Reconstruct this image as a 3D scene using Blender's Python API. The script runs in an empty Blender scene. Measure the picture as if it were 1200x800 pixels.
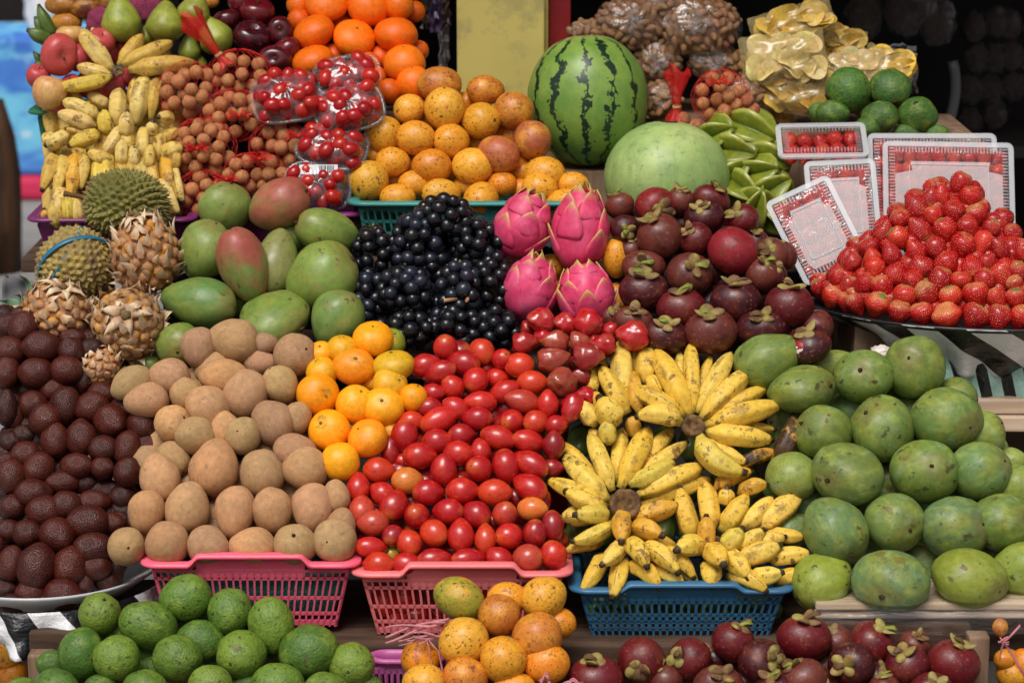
import bpy, bmesh, math, random
from mathutils import Vector, Matrix, noise
R = math.radians
SC = bpy.context.scene
COL = SC.collection
random.seed(7)

# ------------------------------------------------------------------ camera
TH = 0.2                                   # tan of half the horizontal angle
PITCH = R(13)
AIM = Vector((0, 0.5, 0.85))
CAM = AIM + Vector((0, -5 * math.cos(PITCH), 5 * math.sin(PITCH)))
FWD = (AIM - CAM).normalized()
RGT = Vector((1, 0, 0))
UP = RGT.cross(FWD).normalized()

def P(u, v, Y):
    """point on the vertical plane at depth Y whose picture position is u, v (1200 x 800)"""
    d = FWD + RGT * ((u - 600) / 600 * TH) - UP * ((v - 400) / 600 * TH)
    return CAM + d * ((Y - CAM.y) / d.y)

def PX(p):
    return (p - CAM).dot(FWD) * TH / 600

def dir3(ang, tow=0):
    a, t = R(ang), R(tow)
    return (RGT * math.cos(a) + UP * math.sin(a)) * math.cos(t) - FWD * math.sin(t)

# ------------------------------------------------------------------ colours / nodes
def S(r, g, b, k=1.0):
    f = lambda c: (c / 255) / 12.92 if c <= 10.3 else ((c / 255 + .055) / 1.055) ** 2.4
    return (f(r) * k, f(g) * k, f(b) * k, 1)

def jit(c, a=.08):
    k = 1 + random.uniform(-a, a)
    return tuple(max(0, x * k * (1 + random.uniform(-a, a) * .6)) for x in c[:3]) + (1,)

def N(nt, typ, ins=None, **at):
    n = nt.nodes.new('ShaderNode' + typ)
    for k, v in at.items():
        setattr(n, k, v)
    for k, v in (ins or {}).items():
        s = n.inputs[k]
        if isinstance(v, bpy.types.NodeSocket):
            nt.links.new(v, s)
        else:
            s.default_value = v
    return n

def newmat(name):
    m = bpy.data.materials.new(name)
    m.use_nodes = True
    nt = m.node_tree
    nt.nodes.clear()
    out = nt.nodes.new('ShaderNodeOutputMaterial')
    return m, nt, out

def mix(nt, fac, a, b, mode='MIX'):
    n = nt.nodes.new('ShaderNodeMix')
    n.data_type = 'RGBA'
    n.blend_type = mode
    for s, v in ((n.inputs[0], fac), (n.inputs[6], a), (n.inputs[7], b)):
        if isinstance(v, bpy.types.NodeSocket):
            nt.links.new(v, s)
        else:
            s.default_value = v
    return n.outputs[2]

def mrange(nt, v, a, b, c=0.0, d=1.0, smooth=True):
    n = N(nt, 'MapRange', {'Value': v, 'From Min': a, 'From Max': b, 'To Min': c, 'To Max': d})
    n.interpolation_type = 'SMOOTHSTEP' if smooth else 'LINEAR'
    return n.outputs[0]

def math_(nt, op, a, b=0.0):
    n = N(nt, 'Math', operation=op)
    for s, v in ((n.inputs[0], a), (n.inputs[1], b)):
        if isinstance(v, bpy.types.NodeSocket):
            nt.links.new(v, s)
        else:
            s.default_value = v
    return n.outputs[0]

def noise_tex(nt, vec, scale, detail=3, rough=.55, dist=0.0):
    return N(nt, 'TexNoise', {'Vector': vec, 'Scale': scale, 'Detail': detail, 'Roughness': rough, 'Distortion': dist}).outputs[0]

def coords(nt, rnd=True, stretch=None):
    tc = N(nt, 'TexCoord').outputs['Object']
    v = tc
    if stretch:
        v = N(nt, 'Mapping', {'Vector': v, 'Scale': stretch}).outputs[0]
    if rnd:
        oi = N(nt, 'ObjectInfo').outputs['Random']
        off = N(nt, 'CombineXYZ', {'X': math_(nt, 'MULTIPLY', oi, 53.0), 'Y': math_(nt, 'MULTIPLY', oi, 31.0), 'Z': math_(nt, 'MULTIPLY', oi, 17.0)}).outputs[0]
        v = N(nt, 'VectorMath', {0: v, 1: off}, operation='ADD').outputs[0]
    return tc, v

def fruit_mat(name, c2=None, n1=1.6, r1=(.45, .7), amt=.8, c3=None, n3=5, r3=(.55, .7), specks=(), poles=(),
              rough=.4, rough2=None, spec=.5, bump=None, sss=0.0, coat=0.0, attr=(), base=None, stretch=None, bumps=(), streak=None, mott=.26, cells=None):
    """base colour is the object's own colour; patches, specks and pole tints on top"""
    m, nt, out = newmat(name)
    tc, v = coords(nt, True, stretch)
    c = N(nt, 'ObjectInfo').outputs['Color'] if base is None else N(nt, 'RGB').outputs[0]
    if base is not None:
        c.default_value = base
    if c2:
        f = mrange(nt, noise_tex(nt, v, n1, 3), r1[0], r1[1], 0, amt)
        c = mix(nt, f, c, c2)
    if c3:
        f = mrange(nt, noise_tex(nt, v, n3, 5, .65), r3[0], r3[1], 0, .85)
        c = mix(nt, f, c, c3)
    if streak:
        sv = N(nt, 'Mapping', {'Vector': v, 'Scale': (streak[2], streak[2], streak[2] * .16)}).outputs[0]
        c = mix(nt, mrange(nt, noise_tex(nt, sv, 1.0, 4, .6, .4), .46, .72, 0, streak[1]), c, streak[0])
    z = N(nt, 'SeparateXYZ', {0: tc}).outputs[2]
    for a, b, rgb, k in poles:
        zz = math_(nt, 'ADD', z, math_(nt, 'MULTIPLY', math_(nt, 'SUBTRACT', noise_tex(nt, v, 3.5, 3), .5), .35))
        c = mix(nt, mrange(nt, zz, a, b, 0, k), c, rgb)
    for at, a, b, rgb, k in attr:
        av = N(nt, 'Attribute', attribute_name=at).outputs['Fac']
        av = math_(nt, 'ADD', av, math_(nt, 'MULTIPLY', math_(nt, 'SUBTRACT', noise_tex(nt, v, 9.0, 3), .5), abs(b - a) * (2.6 if at in ('rg', 'br') else .7)))
        c = mix(nt, mrange(nt, av, a, b, 0, k), c, rgb)
    for sc, thr, rgb, k in specks:
        f = mrange(nt, noise_tex(nt, v, sc, 4, .55), thr, thr + .04, 0, k)
        f = math_(nt, 'MULTIPLY', f, mrange(nt, noise_tex(nt, v, sc * .22, 2), .38, .6, .25, 1))
        c = mix(nt, f, c, rgb)
    if cells:
        cv = N(nt, 'Mapping', {'Vector': v, 'Scale': cells[2]}).outputs[0]
        ce = N(nt, 'TexVoronoi', {'Vector': cv, 'Scale': cells[0], 'Randomness': .7}, feature='DISTANCE_TO_EDGE').outputs[0]
        c = mix(nt, mrange(nt, ce, .0, .16, 1, 0), c, cells[1])
        c = mix(nt, mrange(nt, ce, .22, .42, 0, .35), c, cells[3])
    mo = noise_tex(nt, v, 4.2, 7, .68)
    c = mix(nt, 1.0, c, N(nt, 'CombineColor', {0: mrange(nt, mo, .28, .72, 1 - mott, 1 + mott * .7, False), 1: mrange(nt, mo, .28, .72, 1 - mott, 1 + mott * .7, False), 2: mrange(nt, mo, .28, .72, 1 - mott * .8, 1 + mott * .5, False)}).outputs[0], 'MULTIPLY')
    ro = rough
    if rough2 is not None:
        ro = mrange(nt, noise_tex(nt, v, 4, 4), .35, .65, rough, rough2)
    b = N(nt, 'BsdfPrincipled', {'Base Color': c, 'Roughness': ro, 'Specular IOR Level': spec, 'Subsurface Weight': sss, 'Coat Weight': coat})
    b.inputs['Coat Roughness'].default_value = .12
    if sss:
        b.inputs['Subsurface Radius'].default_value = (.012, .006, .003)
        b.inputs['Subsurface Scale'].default_value = 1.0
    bl = list(bumps)
    if bump:
        bl.append(('n',) + tuple(bump))
    last = None
    for kind, sc, st in bl:
        if kind == 'n':
            h = noise_tex(nt, v, sc, 3)
        elif kind == 'v':
            h = N(nt, 'TexVoronoi', {'Vector': v, 'Scale': sc}).outputs[0]
        bn = N(nt, 'Bump', {'Height': h, 'Strength': st, 'Distance': .005})
        if last:
            nt.links.new(last, bn.inputs['Normal'])
        last = bn.outputs[0]
    if last:
        nt.links.new(last, b.inputs['Normal'])
    nt.links.new(b.outputs[0], out.inputs[0])
    return m

def plain(name, rgb, rough=.5, spec=.5, n=None, amt=.35, bump=None, trans=0.0, stretch=None, dirt=None):
    m, nt, out = newmat(name)
    tc, v = coords(nt, True, stretch)
    c = rgb
    if n:
        f = mrange(nt, noise_tex(nt, v, n, 4), .35, .7, 0, 1)
        c = mix(nt, f, tuple(x * (1 - amt) for x in rgb[:3]) + (1,), rgb)
    if dirt:
        f = mrange(nt, noise_tex(nt, v, dirt[0], 6, .7), dirt[1], dirt[1] + .12, 0, dirt[3])
        c = mix(nt, f, c, dirt[2])
    b = N(nt, 'BsdfPrincipled', {'Base Color': c, 'Roughness': rough, 'Specular IOR Level': spec})
    if trans:
        b.inputs['Subsurface Weight'].default_value = 0
    if bump:
        h = noise_tex(nt, v, bump[0], 4)
        bn = N(nt, 'Bump', {'Height': h, 'Strength': bump[1], 'Distance': .01})
        nt.links.new(bn.outputs[0], b.inputs['Normal'])
    nt.links.new(b.outputs[0], out.inputs[0])
    return m

def wood(name, a, b, axis=0, scale=1.0, rough=.75):
    m, nt, out = newmat(name)
    st = [22 * scale] * 3
    st[axis] = 1.6 * scale
    tc, v = coords(nt, True, st)
    f = noise_tex(nt, v, 1.0, 6, .65, .6)
    c = mix(nt, mrange(nt, f, .3, .72), a, b)
    f2 = noise_tex(nt, tc, 7, 5, .7)
    c = mix(nt, mrange(nt, f2, .5, .75, 0, .6), c, tuple(x * .35 for x in a[:3]) + (1,))
    bs = N(nt, 'BsdfPrincipled', {'Base Color': c, 'Roughness': rough, 'Specular IOR Level': .25})
    bn = N(nt, 'Bump', {'Height': f, 'Strength': .35, 'Distance': .006})
    nt.links.new(bn.outputs[0], bs.inputs['Normal'])
    nt.links.new(bs.outputs[0], out.inputs[0])
    return m

def clear_plastic(name, tint=(1, 1, 1, 1), base=.06, gl=.9, rough=.12, bump=None, milk=0.0, milkc=(.8, .82, .85, 1)):
    m, nt, out = newmat(name)
    tc, v = coords(nt)
    fr = N(nt, 'Fresnel', {'IOR': 1.5})
    bk = N(nt, 'NewGeometry').outputs['Backfacing']
    tr = N(nt, 'BsdfTransparent', {'Color': tint})
    g = N(nt, 'BsdfGlossy', {'Color': (gl, gl, gl, 1), 'Roughness': rough})
    if bump:
        h = noise_tex(nt, N(nt, 'Mapping', {'Vector': v, 'Scale': bump[2]}).outputs[0] if len(bump) > 2 else v, bump[0], 4, .6)
        bn = N(nt, 'Bump', {'Height': h, 'Strength': bump[1], 'Distance': .01})
        nt.links.new(bn.outputs[0], g.inputs['Normal'])
        nt.links.new(bn.outputs[0], fr.inputs['Normal'])
    f = math_(nt, 'MINIMUM', math_(nt, 'MULTIPLY', math_(nt, 'ADD', math_(nt, 'MULTIPLY', fr.outputs[0], 1.3), base), math_(nt, 'SUBTRACT', 1.0, bk)), 1.0)
    ms = N(nt, 'MixShader', {0: f, 1: tr.outputs[0], 2: g.outputs[0]})
    o = ms.outputs[0]
    if milk:
        d = N(nt, 'BsdfDiffuse', {'Color': milkc})
        o = N(nt, 'MixShader', {0: milk, 1: o, 2: d.outputs[0]}).outputs[0]
    nt.links.new(o, out.inputs[0])
    return m

# ------------------------------------------------------------------ objects
def link(name, me, mat=None, parent=None, mw=None, color=None):
    o = bpy.data.objects.new(name, me)
    COL.objects.link(o)
    if me is not None and mat is not None:
        for m in (mat if isinstance(mat, (list, tuple)) else [mat]):
            if len(me.materials) < (len(mat) if isinstance(mat, (list, tuple)) else 1):
                me.materials.append(m)
        for i, m in enumerate(mat if isinstance(mat, (list, tuple)) else [mat]):
            if me.materials[i] != m:
                o.material_slots[i].link = 'OBJECT'
                o.material_slots[i].material = m
    if parent is not None:
        o.parent = parent
    if mw is not None:
        if parent is not None:
            o.matrix_basis = mw
        else:
            o.matrix_world = mw
    if color is not None:
        o.color = color
    return o

def tag(o, label=None, cat=None, group=None, kind=None):
    if label: o['label'] = label
    if cat: o['category'] = cat
    if group: o['group'] = group
    if kind: o['kind'] = kind
    return o

def empty(name, loc=(0, 0, 0)):
    o = bpy.data.objects.new(name, None)
    o.empty_display_size = .02
    o.location = loc
    COL.objects.link(o)
    return o

def frame(c, Z, X=None, s=(1, 1, 1)):
    Z = Z.normalized()
    X = Vector(X) if X is not None else -FWD
    X = X - Z * X.dot(Z)
    if X.length < 1e-4:
        X = UP - Z * UP.dot(Z)
    X.normalize()
    Yv = Z.cross(X)
    m = Matrix((X * s[0], Yv * s[1], Z * s[2])).transposed().to_4x4()
    m.translation = c
    return m

def mesh(name, vs, fs, smooth=True, attrs=None, mats=None):
    me = bpy.data.meshes.new(name)
    me.from_pydata([tuple(v) for v in vs], [], fs)
    if smooth:
        me.polygons.foreach_set('use_smooth', [True] * len(fs))
    for k, d in (attrs or {}).items():
        a = me.attributes.new(k, 'FLOAT', 'POINT')
        a.data.foreach_set('value', d)
    if mats:
        me.polygons.foreach_set('material_index', mats)
    me.update()
    return me

def revolve(name, prof, seg=24, rings=16, lump=.02, seed=0, lf=1.3, post=None, flat=1.0):
    vs, fs = [], []
    rnd = Vector((seed * 7.3, seed * 3.1, seed * 5.7))
    def put(x, y, z):
        p = Vector((x, y * flat, z))
        if lump:
            d = noise.noise(p * lf + rnd) * lump * 2 + noise.noise(p * lf * 2.9 + rnd) * lump * .55
            p = p * (1 + d)
        if post:
            p = post(p)
        vs.append(p)
    z, r = prof(0.0); put(0, 0, z)
    for i in range(1, rings):
        z, r = prof(i / rings)
        for k in range(seg):
            a = 2 * math.pi * k / seg
            put(r * math.cos(a), r * math.sin(a), z)
    z, r = prof(1.0); put(0, 0, z)
    n = len(vs) - 1
    for k in range(seg):
        fs.append((0, 1 + (k + 1) % seg, 1 + k))
        b = 1 + (rings - 2) * seg
        fs.append((n, b + k, b + (k + 1) % seg))
    for i in range(rings - 2):
        for k in range(seg):
            a, b = 1 + i * seg + k, 1 + i * seg + (k + 1) % seg
            fs.append((a, b, b + seg, a + seg))
    return mesh(name, vs, fs)

def ball(t):
    a = math.pi * t
    return -math.cos(a), math.sin(a)

def prof_egg(k=.12, tip=0.0, dim=0.0, dw=.3, dimb=0.0, sq=1.0, tipt=0.0):
    def f(t):
        z, r = ball(t)
        r = abs(r) ** sq
        r *= 1 + k * z - (k * k) * .5
        if tip and z < 0:
            r *= 1 - tip * (-z) ** 2.2
        if tipt and z > 0:
            r *= 1 - tipt * z ** 2.2
        if dim and z > 0:
            z -= dim * math.exp(-(r / dw) ** 2)
        if dimb and z < 0:
            z += dimb * math.exp(-(r / dw) ** 2)
        return z, r
    return f

def tube(vs, fs, pts, rad, seg=6, cap=True):
    """append a round tube through pts to vs, fs"""
    n = len(pts)
    base = len(vs)
    prev = None
    for i, p in enumerate(pts):
        t = (pts[min(i + 1, n - 1)] - pts[max(i - 1, 0)]).normalized()
        x = prev if prev is not None else (Vector((0, 0, 1)) if abs(t.z) < .9 else Vector((1, 0, 0)))
        x = (x - t * x.dot(t)).normalized()
        prev = x
        y = t.cross(x)
        r = rad[i] if isinstance(rad, (list, tuple)) else rad
        for k in range(seg):
            a = 2 * math.pi * k / seg
            vs.append(p + x * (r * math.cos(a)) + y * (r * math.sin(a)))
    for i in range(n - 1):
        for k in range(seg):
            a, b = base + i * seg + k, base + i * seg + (k + 1) % seg
            fs.append((a, b, b + seg, a + seg))
    if cap:
        fs.append(tuple(base + k for k in reversed(range(seg))))
        fs.append(tuple(base + (n - 1) * seg + k for k in range(seg)))

def box(vs, fs, c, s, m=None):
    b = len(vs)
    for dz in (-1, 1):
        for dx, dy in ((-1, -1), (1, -1), (1, 1), (-1, 1)):
            p = Vector((c[0] + dx * s[0] / 2, c[1] + dy * s[1] / 2, c[2] + dz * s[2] / 2))
            vs.append(m @ p if m else p)
    fs += [(b, b + 3, b + 2, b + 1), (b + 4, b + 5, b + 6, b + 7)]
    for k in range(4):
        fs.append((b + k, b + (k + 1) % 4, b + 4 + (k + 1) % 4, b + 4 + k))

def boxmesh(name, c, s, bevel=.004, m=None):
    bm = bmesh.new()
    bmesh.ops.create_cube(bm, size=1)
    bmesh.ops.scale(bm, vec=s, verts=bm.verts)
    if bevel:
        bmesh.ops.bevel(bm, geom=bm.edges[:], offset=bevel, segments=2, profile=.6, affect='EDGES')
    bmesh.ops.translate(bm, vec=c, verts=bm.verts)
    if m:
        bm.transform(m)
    me = bpy.data.meshes.new(name)
    bm.to_mesh(me)
    bm.free()
    return me

ORD = ['', 'first', 'second', 'third', 'fourth', 'fifth', 'sixth', 'seventh', 'eighth', 'ninth', 'tenth', 'eleventh', 'twelfth', 'thirteenth', 'fourteenth', 'fifteenth', 'sixteenth', 'seventeenth']

def parse(s):
    out = []
    for it in s.replace('\n', ' ').split(';'):
        it = it.split()
        if not it:
            continue
        nums = [float(x) for x in it if x.lstrip('-').replace('.', '', 1).isdigit()]
        code = [x for x in it if x.isalpha()]
        nav = [x for x in it if '@' in x]
        d = dict(u=nums[0], v=nums[1], rx=nums[2], ry=nums[3] if len(nums) > 3 else nums[2], ang=nums[4] if len(nums) > 4 else None,
                 dy=nums[5] if len(nums) > 5 else 0.0, code=code[0] if code else '', nav=None)
        if nav:
            a, b = nav[0].split('@')
            d['nav'] = (float(a), float(b))
        out.append(d)
    return out

def row_labels(items, head, anchor, k=1.15):
    """head(item) gives the look; the row and the place in it single the fruit out"""
    rows, left = [], sorted(items, key=lambda d: -d['v'])
    while left:
        v0, rr = left[0]['v'], left[0]['ry']
        row = [d for d in left if d['v'] > v0 - rr * k]
        left = [d for d in left if d not in row]
        rows.append(sorted(row, key=lambda d: d['u']))
    for i, row in enumerate(rows):
        rn = 'bottom row' if i == 0 else 'top row' if i == len(rows) - 1 else ORD[i + 1] + ' row up'
        for j, d in enumerate(row):
            pos = 'only one' if len(row) == 1 else 'leftmost' if j == 0 else 'rightmost' if j == len(row) - 1 else ORD[j + 1] + ' from left'
            d['label'] = f"{head(d)}, {pos} in the {rn} {anchor}"

def gap_fill(items, n=4000, cover=1.0, nb=4, rad=2.5, cap=26):
    """spots between the front fruits where the next layer shows"""
    us = [d['u'] for d in items]; vs_ = [d['v'] for d in items]
    allc = [(d['u'], d['v'], (d['rx'] + d['ry']) / 2) for d in items]
    out = []
    rnd = random.Random(len(items))
    for _ in range(n):
        u, v = rnd.uniform(min(us), max(us)), rnd.uniform(min(vs_), max(vs_))
        near = [(a, b, r) for a, b, r in allc if math.hypot(a - u, b - v) < rad * r]
        if len([1 for a, b, r in near]) < nb:
            continue
        q = [0, 0, 0, 0]
        for a, b, r in near:
            q[(1 if a > u else 0) + (2 if b > v else 0)] = 1
        if sum(q) < 4:
            continue
        if min(math.hypot(a - u, b - v) / r for a, b, r in near) > cover:
            r = sum(c[2] for c in near) / len(near)
            out.append((u, v, r))
            allc.append((u, v, r))
            if len(out) >= cap:
                break
    return out
# ------------------------------------------------------------------ fruit meshes
def variants(nm, n, fn):
    return [fn(f'{nm}_{i}', i + 1) for i in range(n)]

ME = {}
ME['sapodilla'] = variants('sapodilla', 4, lambda n, s: revolve(n, prof_egg(.08 * (s % 3), tip=.06, dim=.03, dw=.15), 28, 20, .035, s))
ME['tamarillo'] = variants('tamarillo', 4, lambda n, s: revolve(n, prof_egg(.06, tip=.22 + .08 * (s % 3), tipt=.12), 24, 18, .012, s))
ME['mandarin'] = variants('mandarin', 4, lambda n, s: revolve(n, prof_egg(.03, dim=.10, dw=.22, dimb=.05), 28, 20, .022, s))
ME['orange'] = variants('orange', 3, lambda n, s: revolve(n, prof_egg(.02, dim=.05, dw=.18, dimb=.03), 28, 20, .015, s))
def bendx(k):
    return lambda p: Vector((p.x + k * (p.z * p.z) * .6 - .1 * k, p.y, p.z))
ME['mango'] = variants('mango', 4, lambda n, s: revolve(n, prof_egg(.10, tip=.1, dim=.06, dw=.16), 30, 22, .03, s, post=bendx(.08 * (s % 3)), flat=.97))
ME['mango_long'] = variants('mango_long', 3, lambda n, s: revolve(n, prof_egg(.14, tip=.18, dim=.03, dw=.16), 30, 22, .025, s + 9, post=bendx(.12), flat=.95))
ME['avocado'] = variants('avocado', 4, lambda n, s: revolve(n, prof_egg(-.06, tipt=.08, dim=.02), 28, 20, .03, s, lf=1.6))
ME['passion'] = variants('passion', 4, lambda n, s: revolve(n, prof_egg(.03, dim=.03, dw=.12), 26, 18, .018, s))
ME['mangosteen'] = variants('mangosteen', 4, lambda n, s: revolve(n, prof_egg(.02, sq=.9, dim=.05, dw=.3), 26, 18, .02, s))
def prof_salak(t):
    z, r = ball(t)
    r *= 1 - .03 * z
    if z > .55: r *= 1 - .16 * ((z - .55) / .45) ** 1.5
    return z + (.05 * max(0, (z - .8) / .2) if z > .8 else 0), r
ME['salak'] = variants('salak', 5, lambda n, s: revolve(n, prof_salak, 26, 22, .03, s, lf=1.4))
ME['apple'] = variants('apple', 3, lambda n, s: revolve(n, prof_egg(.13, dim=.24, dw=.32, dimb=.14), 28, 22, .025, s))
def prof_pear(t):
    z, r = ball(t)
    r = r * (1 - .36 * max(0, min(1, (z + .15) / .9)) ** 1.1)
    return z * (1.0 if z < 0 else 1.28), r
ME['pear'] = variants('pear', 3, lambda n, s: revolve(n, prof_pear, 28, 22, .03, s))
ME['ball'] = variants('ball', 4, lambda n, s: revolve(n, prof_egg(0), 16, 11, .03, s))
ME['berry'] = variants('berry', 3, lambda n, s: revolve(n, prof_egg(.02, dim=.04, dw=.16), 14, 10, .02, s))
ME['plum'] = variants('plum', 3, lambda n, s: revolve(n, prof_egg(.05, tip=.05), 18, 12, .02, s))
def prof_straw(t):
    z, r = ball(t)
    r = abs(r) ** .85
    r *= 1 - .55 * max(0, (-z + .35) / 1.35) ** 1.4
    if z > .5: z -= .12 * math.exp(-(r / .35) ** 2)
    return z, r
ME['strawberry'] = variants('strawberry', 6, lambda n, s: revolve(n, prof_straw, 26, 20, .07 if s > 2 else .04, s * 3, lf=1.25))
def prof_wax(t):
    z, r = ball(t)
    r = r * (1 - .3 * max(0, z)) 
    if z < -.5: z += .3 * math.exp(-(r / .4) ** 2)
    return z, r
ME['water_apple'] = variants('water_apple', 4, lambda n, s: revolve(n, prof_wax, 28, 20, .11, s * 2, lf=1.7))

def disc_nub(n, seed=0, h=.06, w=.1):
    def f(t):
        z, r = ball(t)
        return z * h, r * w * (1 + .25 * math.sin(9 * t))
    return revolve(n, f, 10, 6, .25, seed, lf=9)
ME['scar'] = variants('stem_scar', 3, lambda n, s: disc_nub(n, s, .05, .085))
ME['bigscar'] = variants('stem_scar_wide', 3, lambda n, s: disc_nub(n, s, .035, .16))
def stalk(n, h=.4, r=.05, bend=.15, seed=0):
    vs, fs = [], []
    tube(vs, fs, [Vector((bend * (i / 4) ** 2, 0, h * i / 4)) for i in range(5)], [r * 1.25, r, r, r, r * 1.35], 8)
    return mesh(n, vs, fs)
ME['stalk'] = [stalk('stalk_a', .4, .045, .14), stalk('stalk_b', .3, .05, -.08)]

def calyx_mesh(n, seed):
    rr = random.Random(seed)
    vs, fs = [], []
    for k in range(4):
        a = k * math.pi / 2 + rr.uniform(-.15, .15)
        w = rr.uniform(.22, .31); L = rr.uniform(.25, .37); lift = rr.uniform(.0, .8)
        ca, sa = math.cos(a), math.sin(a)
        base = len(vs)
        nu, nv = 8, 12
        for i in range(nu + 1):
            th = math.pi * i / nu
            for j in range(nv):
                ph = 2 * math.pi * j / nv
                x = -math.cos(th) * L
                y = math.sin(th) * math.cos(ph) * w
                z = math.sin(th) * math.sin(ph) * .095
                d = x + L
                z += lift * (d / (2 * L)) ** 2 * .55 - .42 * (y / w) ** 2 * .18 - .10 * (d / (2 * L)) ** 3 * 1.2 + .03
                x2 = d * .86 + .03
                vs.append(Vector((x2 * ca - y * sa, x2 * sa + y * ca, z + .02 * (k % 2))))
        for i in range(nu):
            for j in range(nv):
                p, q = base + i * nv + j, base + i * nv + (j + 1) % nv
                fs.append((p, q, q + nv, p + nv))
    return mesh(n, vs, fs)
ME['calyx'] = variants('calyx', 4, calyx_mesh)

# ------------------------------------------------------------------ fruit materials
BR = S(70, 45, 28)
DK = S(30, 20, 14)
MT = {}
MT['sapodilla'] = fruit_mat('sapodilla_skin', S(156, 122, 82), 1.1, (.42, .75), .6, S(186, 142, 112), 2.2, (.55, .8),
    specks=[(2.6, .62, S(140, 104, 80), .6), (7, .63, S(206, 168, 132), .5), (16, .65, S(105, 72, 50), .6)], rough=.72, rough2=.86, spec=.25, bump=(26, .10), bumps=[('n', 90, .06)])
MT['tamarillo'] = fruit_mat('tamarillo_skin', S(220, 66, 22), 1.0, (.5, .78), .7, S(110, 10, 14), 1.7, (.58, .8),
    specks=[(14, 0.655, S(80, 20, 15), .6)], poles=[(.72, 1.05, S(206, 110, 40), .5), (1.02, 1.12, S(70, 36, 22), .9), (-1.0, -1.12, S(60, 25, 18), .9)], rough=.25, rough2=.36, spec=.5, coat=.3)
MT['mandarin'] = fruit_mat('mandarin_peel', S(228, 170, 30), 1.0, (.5, .8), .55, None,
    specks=[(5, .66, S(150, 100, 56), .7), (16, .66, S(120, 74, 24), .5)], poles=[(.93, 1.0, S(150, 130, 40), .8)], rough=.42, spec=.45, bumps=[('v', 34, .12)])
MT['orange'] = fruit_mat('orange_peel', S(255, 105, 10), 1.2, (.5, .8), .5, rough=.42, spec=.4, bumps=[('v', 36, .12)])
MT['green_mango'] = fruit_mat('green_mango_skin', streak=(S(150, 166, 84), .55, 3.0), c2=S(132, 136, 48), n1=1.5, r1=(.42, .7), amt=.75, c3=S(136, 152, 116), n3=1.9, r3=(.52, .78),
    specks=[(3.2, .615, S(70, 56, 32), .85), (1.5, .64, S(104, 92, 52), .7), (9, .64, S(58, 60, 28), .6)], poles=[(.8, 1.02, S(112, 98, 52), .55)], rough=.4, rough2=.55, spec=.4, bump=(12, .04))
MT['mango'] = fruit_mat('mango_skin', streak=(S(150, 156, 86), .5, 2.6), c2=S(130, 142, 58), n1=1.2, r1=(.42, .7), amt=.7, c3=S(146, 124, 74), n3=1.7, r3=(.54, .78),
    specks=[(3.4, .63, S(84, 66, 36), .8), (1.6, .63, S(140, 120, 62), .6), (10, .645, S(70, 74, 34), .5)], poles=[(.55, 1.02, S(128, 110, 62), .6)], rough=.34, rough2=.5, spec=.45, bump=(12, .035))
MT['red_mango'] = fruit_mat('red_mango_skin', S(168, 84, 72), .9, (.36, .6), .85, S(150, 140, 80), 1.9, (.58, .8),
    specks=[(3.4, .65, S(84, 60, 40), .7), (22, .64, S(190, 150, 120), .35)], poles=[(-.1, .7, S(158, 72, 66), .8)], rough=.34, rough2=.5, spec=.45, bump=(12, .035))
MT['avocado'] = fruit_mat('avocado_skin', S(124, 144, 50), 1.6, (.45, .7), .7, S(70, 96, 34), 3, (.5, .75),
    specks=[(4.5, .60, S(48, 40, 26), .9), (10, .615, S(50, 44, 28), .85), (2.2, .65, S(84, 66, 44), .75)], rough=.4, rough2=.55, spec=.45, bump=(9, .5), bumps=[('n', 26, .12)])
MT['passion'] = fruit_mat('passion_fruit_skin', S(226, 160, 44), 1.2, (.42, .7), .6, S(206, 118, 48), 1.8, (.56, .75),
    specks=[(6.5, .585, S(92, 58, 26), .85), (13, .60, S(72, 46, 22), .8), (2.2, .64, S(104, 62, 34), .8)], rough=.36, rough2=.5, spec=.45, bump=(14, .05))
MT['mangosteen'] = fruit_mat('mangosteen_rind', S(112, 46, 30), 1.1, (.5, .72), .7, S(58, 12, 20), 1.9, (.5, .75),
    specks=[(7, .60, S(150, 92, 56), .6), (2.6, .62, S(120, 70, 46), .5)], rough=.3, rough2=.5, spec=.45, bump=(14, .1))
MT['calyx'] = fruit_mat('mangosteen_calyx', S(160, 148, 74), 1.6, (.42, .68), .8, S(96, 70, 42), 3, (.52, .75), rough=.6, spec=.3, bump=(12, .15))
MT['green_stub'] = plain('mangosteen_stub', S(138, 146, 58), .6, .3, 6)
MT['salak'] = fruit_mat('snake_fruit_scales', S(96, 36, 18), 1.4, (.42, .72), .7, S(36, 12, 10), 2, (.5, .78),
    specks=[(20, 0.655, S(190, 160, 110), .6)], rough=.34, rough2=.46, spec=.4, bumps=[('v', 11, .36)], stretch=(1, 1, 1.6), mott=.3, cells=(11, S(38, 11, 9), (1, 1, 1), S(136, 58, 32)))
MT['dark_apple'] = fruit_mat('dark_apple_skin', S(110, 16, 26), 1.6, (.45, .7), .7, specks=[(30, 0.625, S(170, 110, 90), .5)], rough=.22, spec=.5, coat=.2, stretch=(2, 2, .6))
MT['fuji'] = fruit_mat('pink_apple_skin', S(190, 84, 76), 1.0, (.4, .7), .5, specks=[(30, .67, S(226, 180, 120), .35)], rough=.36, spec=.45, stretch=(1.6, 1.6, .6))
MT['pear'] = fruit_mat('pear_skin', S(170, 174, 66), 1.2, (.4, .7), .7, S(140, 126, 60), 2.6, (.58, .78), specks=[(26, 0.615, S(110, 90, 40), .6)], rough=.42, spec=.4)
MT['longan'] = fruit_mat('longan_skin', S(192, 136, 90), 1.5, (.42, .7), .7, S(120, 72, 44), 4, (.55, .75), rough=.7, spec=.25, bump=(10, .15))
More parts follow.
